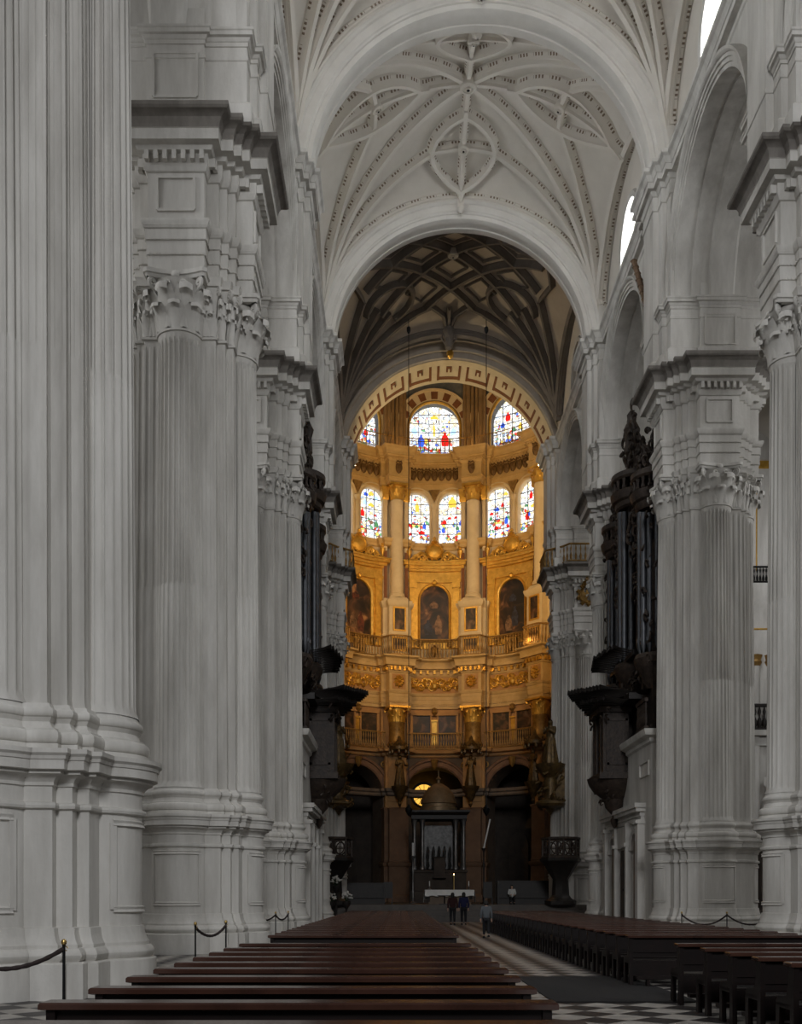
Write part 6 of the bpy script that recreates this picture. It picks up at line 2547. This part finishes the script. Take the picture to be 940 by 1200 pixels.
m.sweep(pl, [(.24, zq(545) - .05), (.32, zq(545)), (.32, zq(537)), (.2, zq(535))])
m.build('gilt_moulding', GOLD, t)
m = MB()
m.sweep(pl, [(.06, zq(737)), (.20, zq(735)), (.06, zq(733))])
m.build('gilt_moulding', GOLD, t)
m = MB()
for s in (-.5, .5):
    for k in range(5):
        m.lathe([(.3, 0), (.42, .25), (.34, .4), (.46, .7), (.3, .75)], (s, -.9, zq(778)), 8)
m.build('capital', DGOLD, t)
balustrade('tribune_balustrade', 'black railing high on the gold striped pier between the piers by the photo edge', [(xz - 1.2, Yz + .4), (xz + 1.6, Yz + .4)], zq(681), zq(662) - zq(681), IRON, 14)
m = MB()
m.box((xz, Yz + .9, zq(858)), (3.4, 1.6, .35)); m.box((xz, Yz + 1.0, zq(868)), (2.8, 1.2, .5)); m.box((xz, Yz + 1.3, zq(880)), (1.0, .8, 1.2))
o = m.build('balcony_slab', STONE)
tag(o, 'white stone balcony slab above the white statue', 'balcony')
balustrade('tribune_balustrade', 'dark turned balustrade on the white balcony slab above the white statue', [(xz - 1.5, Yz + .2), (xz + 1.6, Yz + .2)], zq(855), zq(826) - zq(855), DWOOD, 10, rail=.12, bal=.1)
m = MB()
zf = zq(962)
m.sweep([(xz - .75, Yz - 1.2), (xz + .9, Yz - 1.2), (xz + .9, Yz + .4), (xz - .75, Yz + .4)], [(.15, 0), (.15, .6), (0, .7), (0, zf - .5), (.15, zf - .3), (.2, zf), (-.8, zf + .01)])
o = m.build('statue_pedestal', DARKST)
tag(o, 'tall dark pedestal under the white statue with a raised arm', 'pedestal')
person('white stone statue raising one arm, seen between the piers by the photo edge', (xz + .05, Yz - .5, zf + .01), radians(20), h=3.3, statue=STONE, cat='statue', name='stone_statue', robe=True,
       arms={-1: ((-.08, -.05, -.27), (.02, -.2, -.4)), 1: ((.16, -.05, .02), (.20, -.1, .30))})

# ================================================================== LIGHT
w = bpy.data.worlds.new('daylight')
SC.world = w
w.use_nodes = True
bg = w.node_tree.nodes['Background']
bg.inputs[0].default_value = (.86, .93, 1.0, 1)
bg.inputs[1].default_value = WORLD_S


def area(name, loc, tgt, sx, sy, power, col):
    l = bpy.data.lights.new(name, 'AREA')
    l.shape = 'RECTANGLE'; l.size = sx; l.size_y = sy; l.energy = power; l.color = col
    o = bpy.data.objects.new(name, l)
    COL.objects.link(o)
    o.location = loc
    d = Vector(tgt) - Vector(loc)
    o.rotation_euler = d.to_track_quat('-Z', 'Y').to_euler()
    return o


def spot(name, loc, tgt, power, col, ang=100, blend=.8, rad=.3):
    l = bpy.data.lights.new(name, 'SPOT')
    l.energy = power; l.color = col; l.spot_size = radians(ang); l.spot_blend = blend; l.shadow_soft_size = rad
    o = bpy.data.objects.new(name, l)
    COL.objects.link(o)
    o.location = loc
    d = Vector(tgt) - Vector(loc)
    o.rotation_euler = d.to_track_quat('-Z', 'Y').to_euler()
    return o


WARM = (1.0, .60, .22)
DAYC = (.96, .975, 1.0)
# assumed floodlights of the sanctuary, standing out of sight behind the jambs of its arch
for s in (-1, 1):
    spot('assumed_flood', (3.5 + s * 9.5, 76.0, 24.5), (3.5 - s * 4, 96, 29.5), FLOOD_A, WARM, 110)
    spot('assumed_flood', (3.5 + s * 8.2, 74.2, 33), (3.5 - s * 3, 96, 40), FLOOD_B, (1, .68, .32), 110)
# small lamps along the two cornices, mostly assumed
for phi in (-54, -18, 18, 54):
    a = radians(phi)
    for z, e, d in ((23.6, LAMP_A if phi < 50 else 22, 2.35), (42.3, LAMP_B, 1.6)):
        q = AP(0, z, d, a)
        l = bpy.data.lights.new('cornice_lamp', 'POINT'); l.energy = e; l.color = WARM; l.shadow_soft_size = .15
        o = bpy.data.objects.new('cornice_lamp', l); COL.objects.link(o); o.location = q
# daylight besides the clerestory windows: area lights added behind the camera and in aisles
area('added_west_light', (3.4, -40, 31), (3.4, 40, 18), 12, 15, WEST, DAYC)  # added area light far behind the camera, no west window is built
for i, y in enumerate((4.5, 24.4, 37.4)):  # added lights in both aisles, no windows built in their walls
    area('added_aisle_light', (24.6, y, 23), (8, y + 4, 2), 4, 7, AISLE, DAYC)
    area('added_aisle_light', (-17.6, y, 23), (0, y + 4, 2), 4, 7, AISLE, DAYC)
area('pier_fill_light', (18.5, 60.5, 26), (24, 68, 14), 3, 3, 320, DAYC)  # unseen fill light added in the aisle to brighten the gold striped pier
# unseen spots added at the springing cornice to brighten the painted soffit
for s in (-1, 1):
    spot('arch_fill_light', (3.55 + s * 6.5, 71.6, 30.6), (3.55 - s * 2.5, 71.6, 37.5), ARCHL, (1, .80, .50), 120)

# ================================================================== CAMERA
cd = bpy.data.cameras.new('camera')
cam = bpy.data.objects.new('camera', cd)
COL.objects.link(cam)
cam.location = (0, 0, EYE)
cam.rotation_euler = (pi / 2, 0, 0)
cd.sensor_fit = 'HORIZONTAL'
cd.sensor_width = 36
cd.lens = 36 * F / 940
cd.shift_x = 5 / 940
cd.shift_y = 450 / 940
cd.clip_end = 300
cd.clip_start = .05
SC.camera = cam
SC.view_settings.view_transform = 'Standard'
SC.view_settings.look = 'None'
SC.view_settings.gamma = 1
SC.view_settings.exposure = EXPO
SC.view_settings.use_curve_mapping = False
SC.cycles.max_bounces = 8
SC.cycles.diffuse_bounces = 5
SC.cycles.sample_clamp_indirect = 4
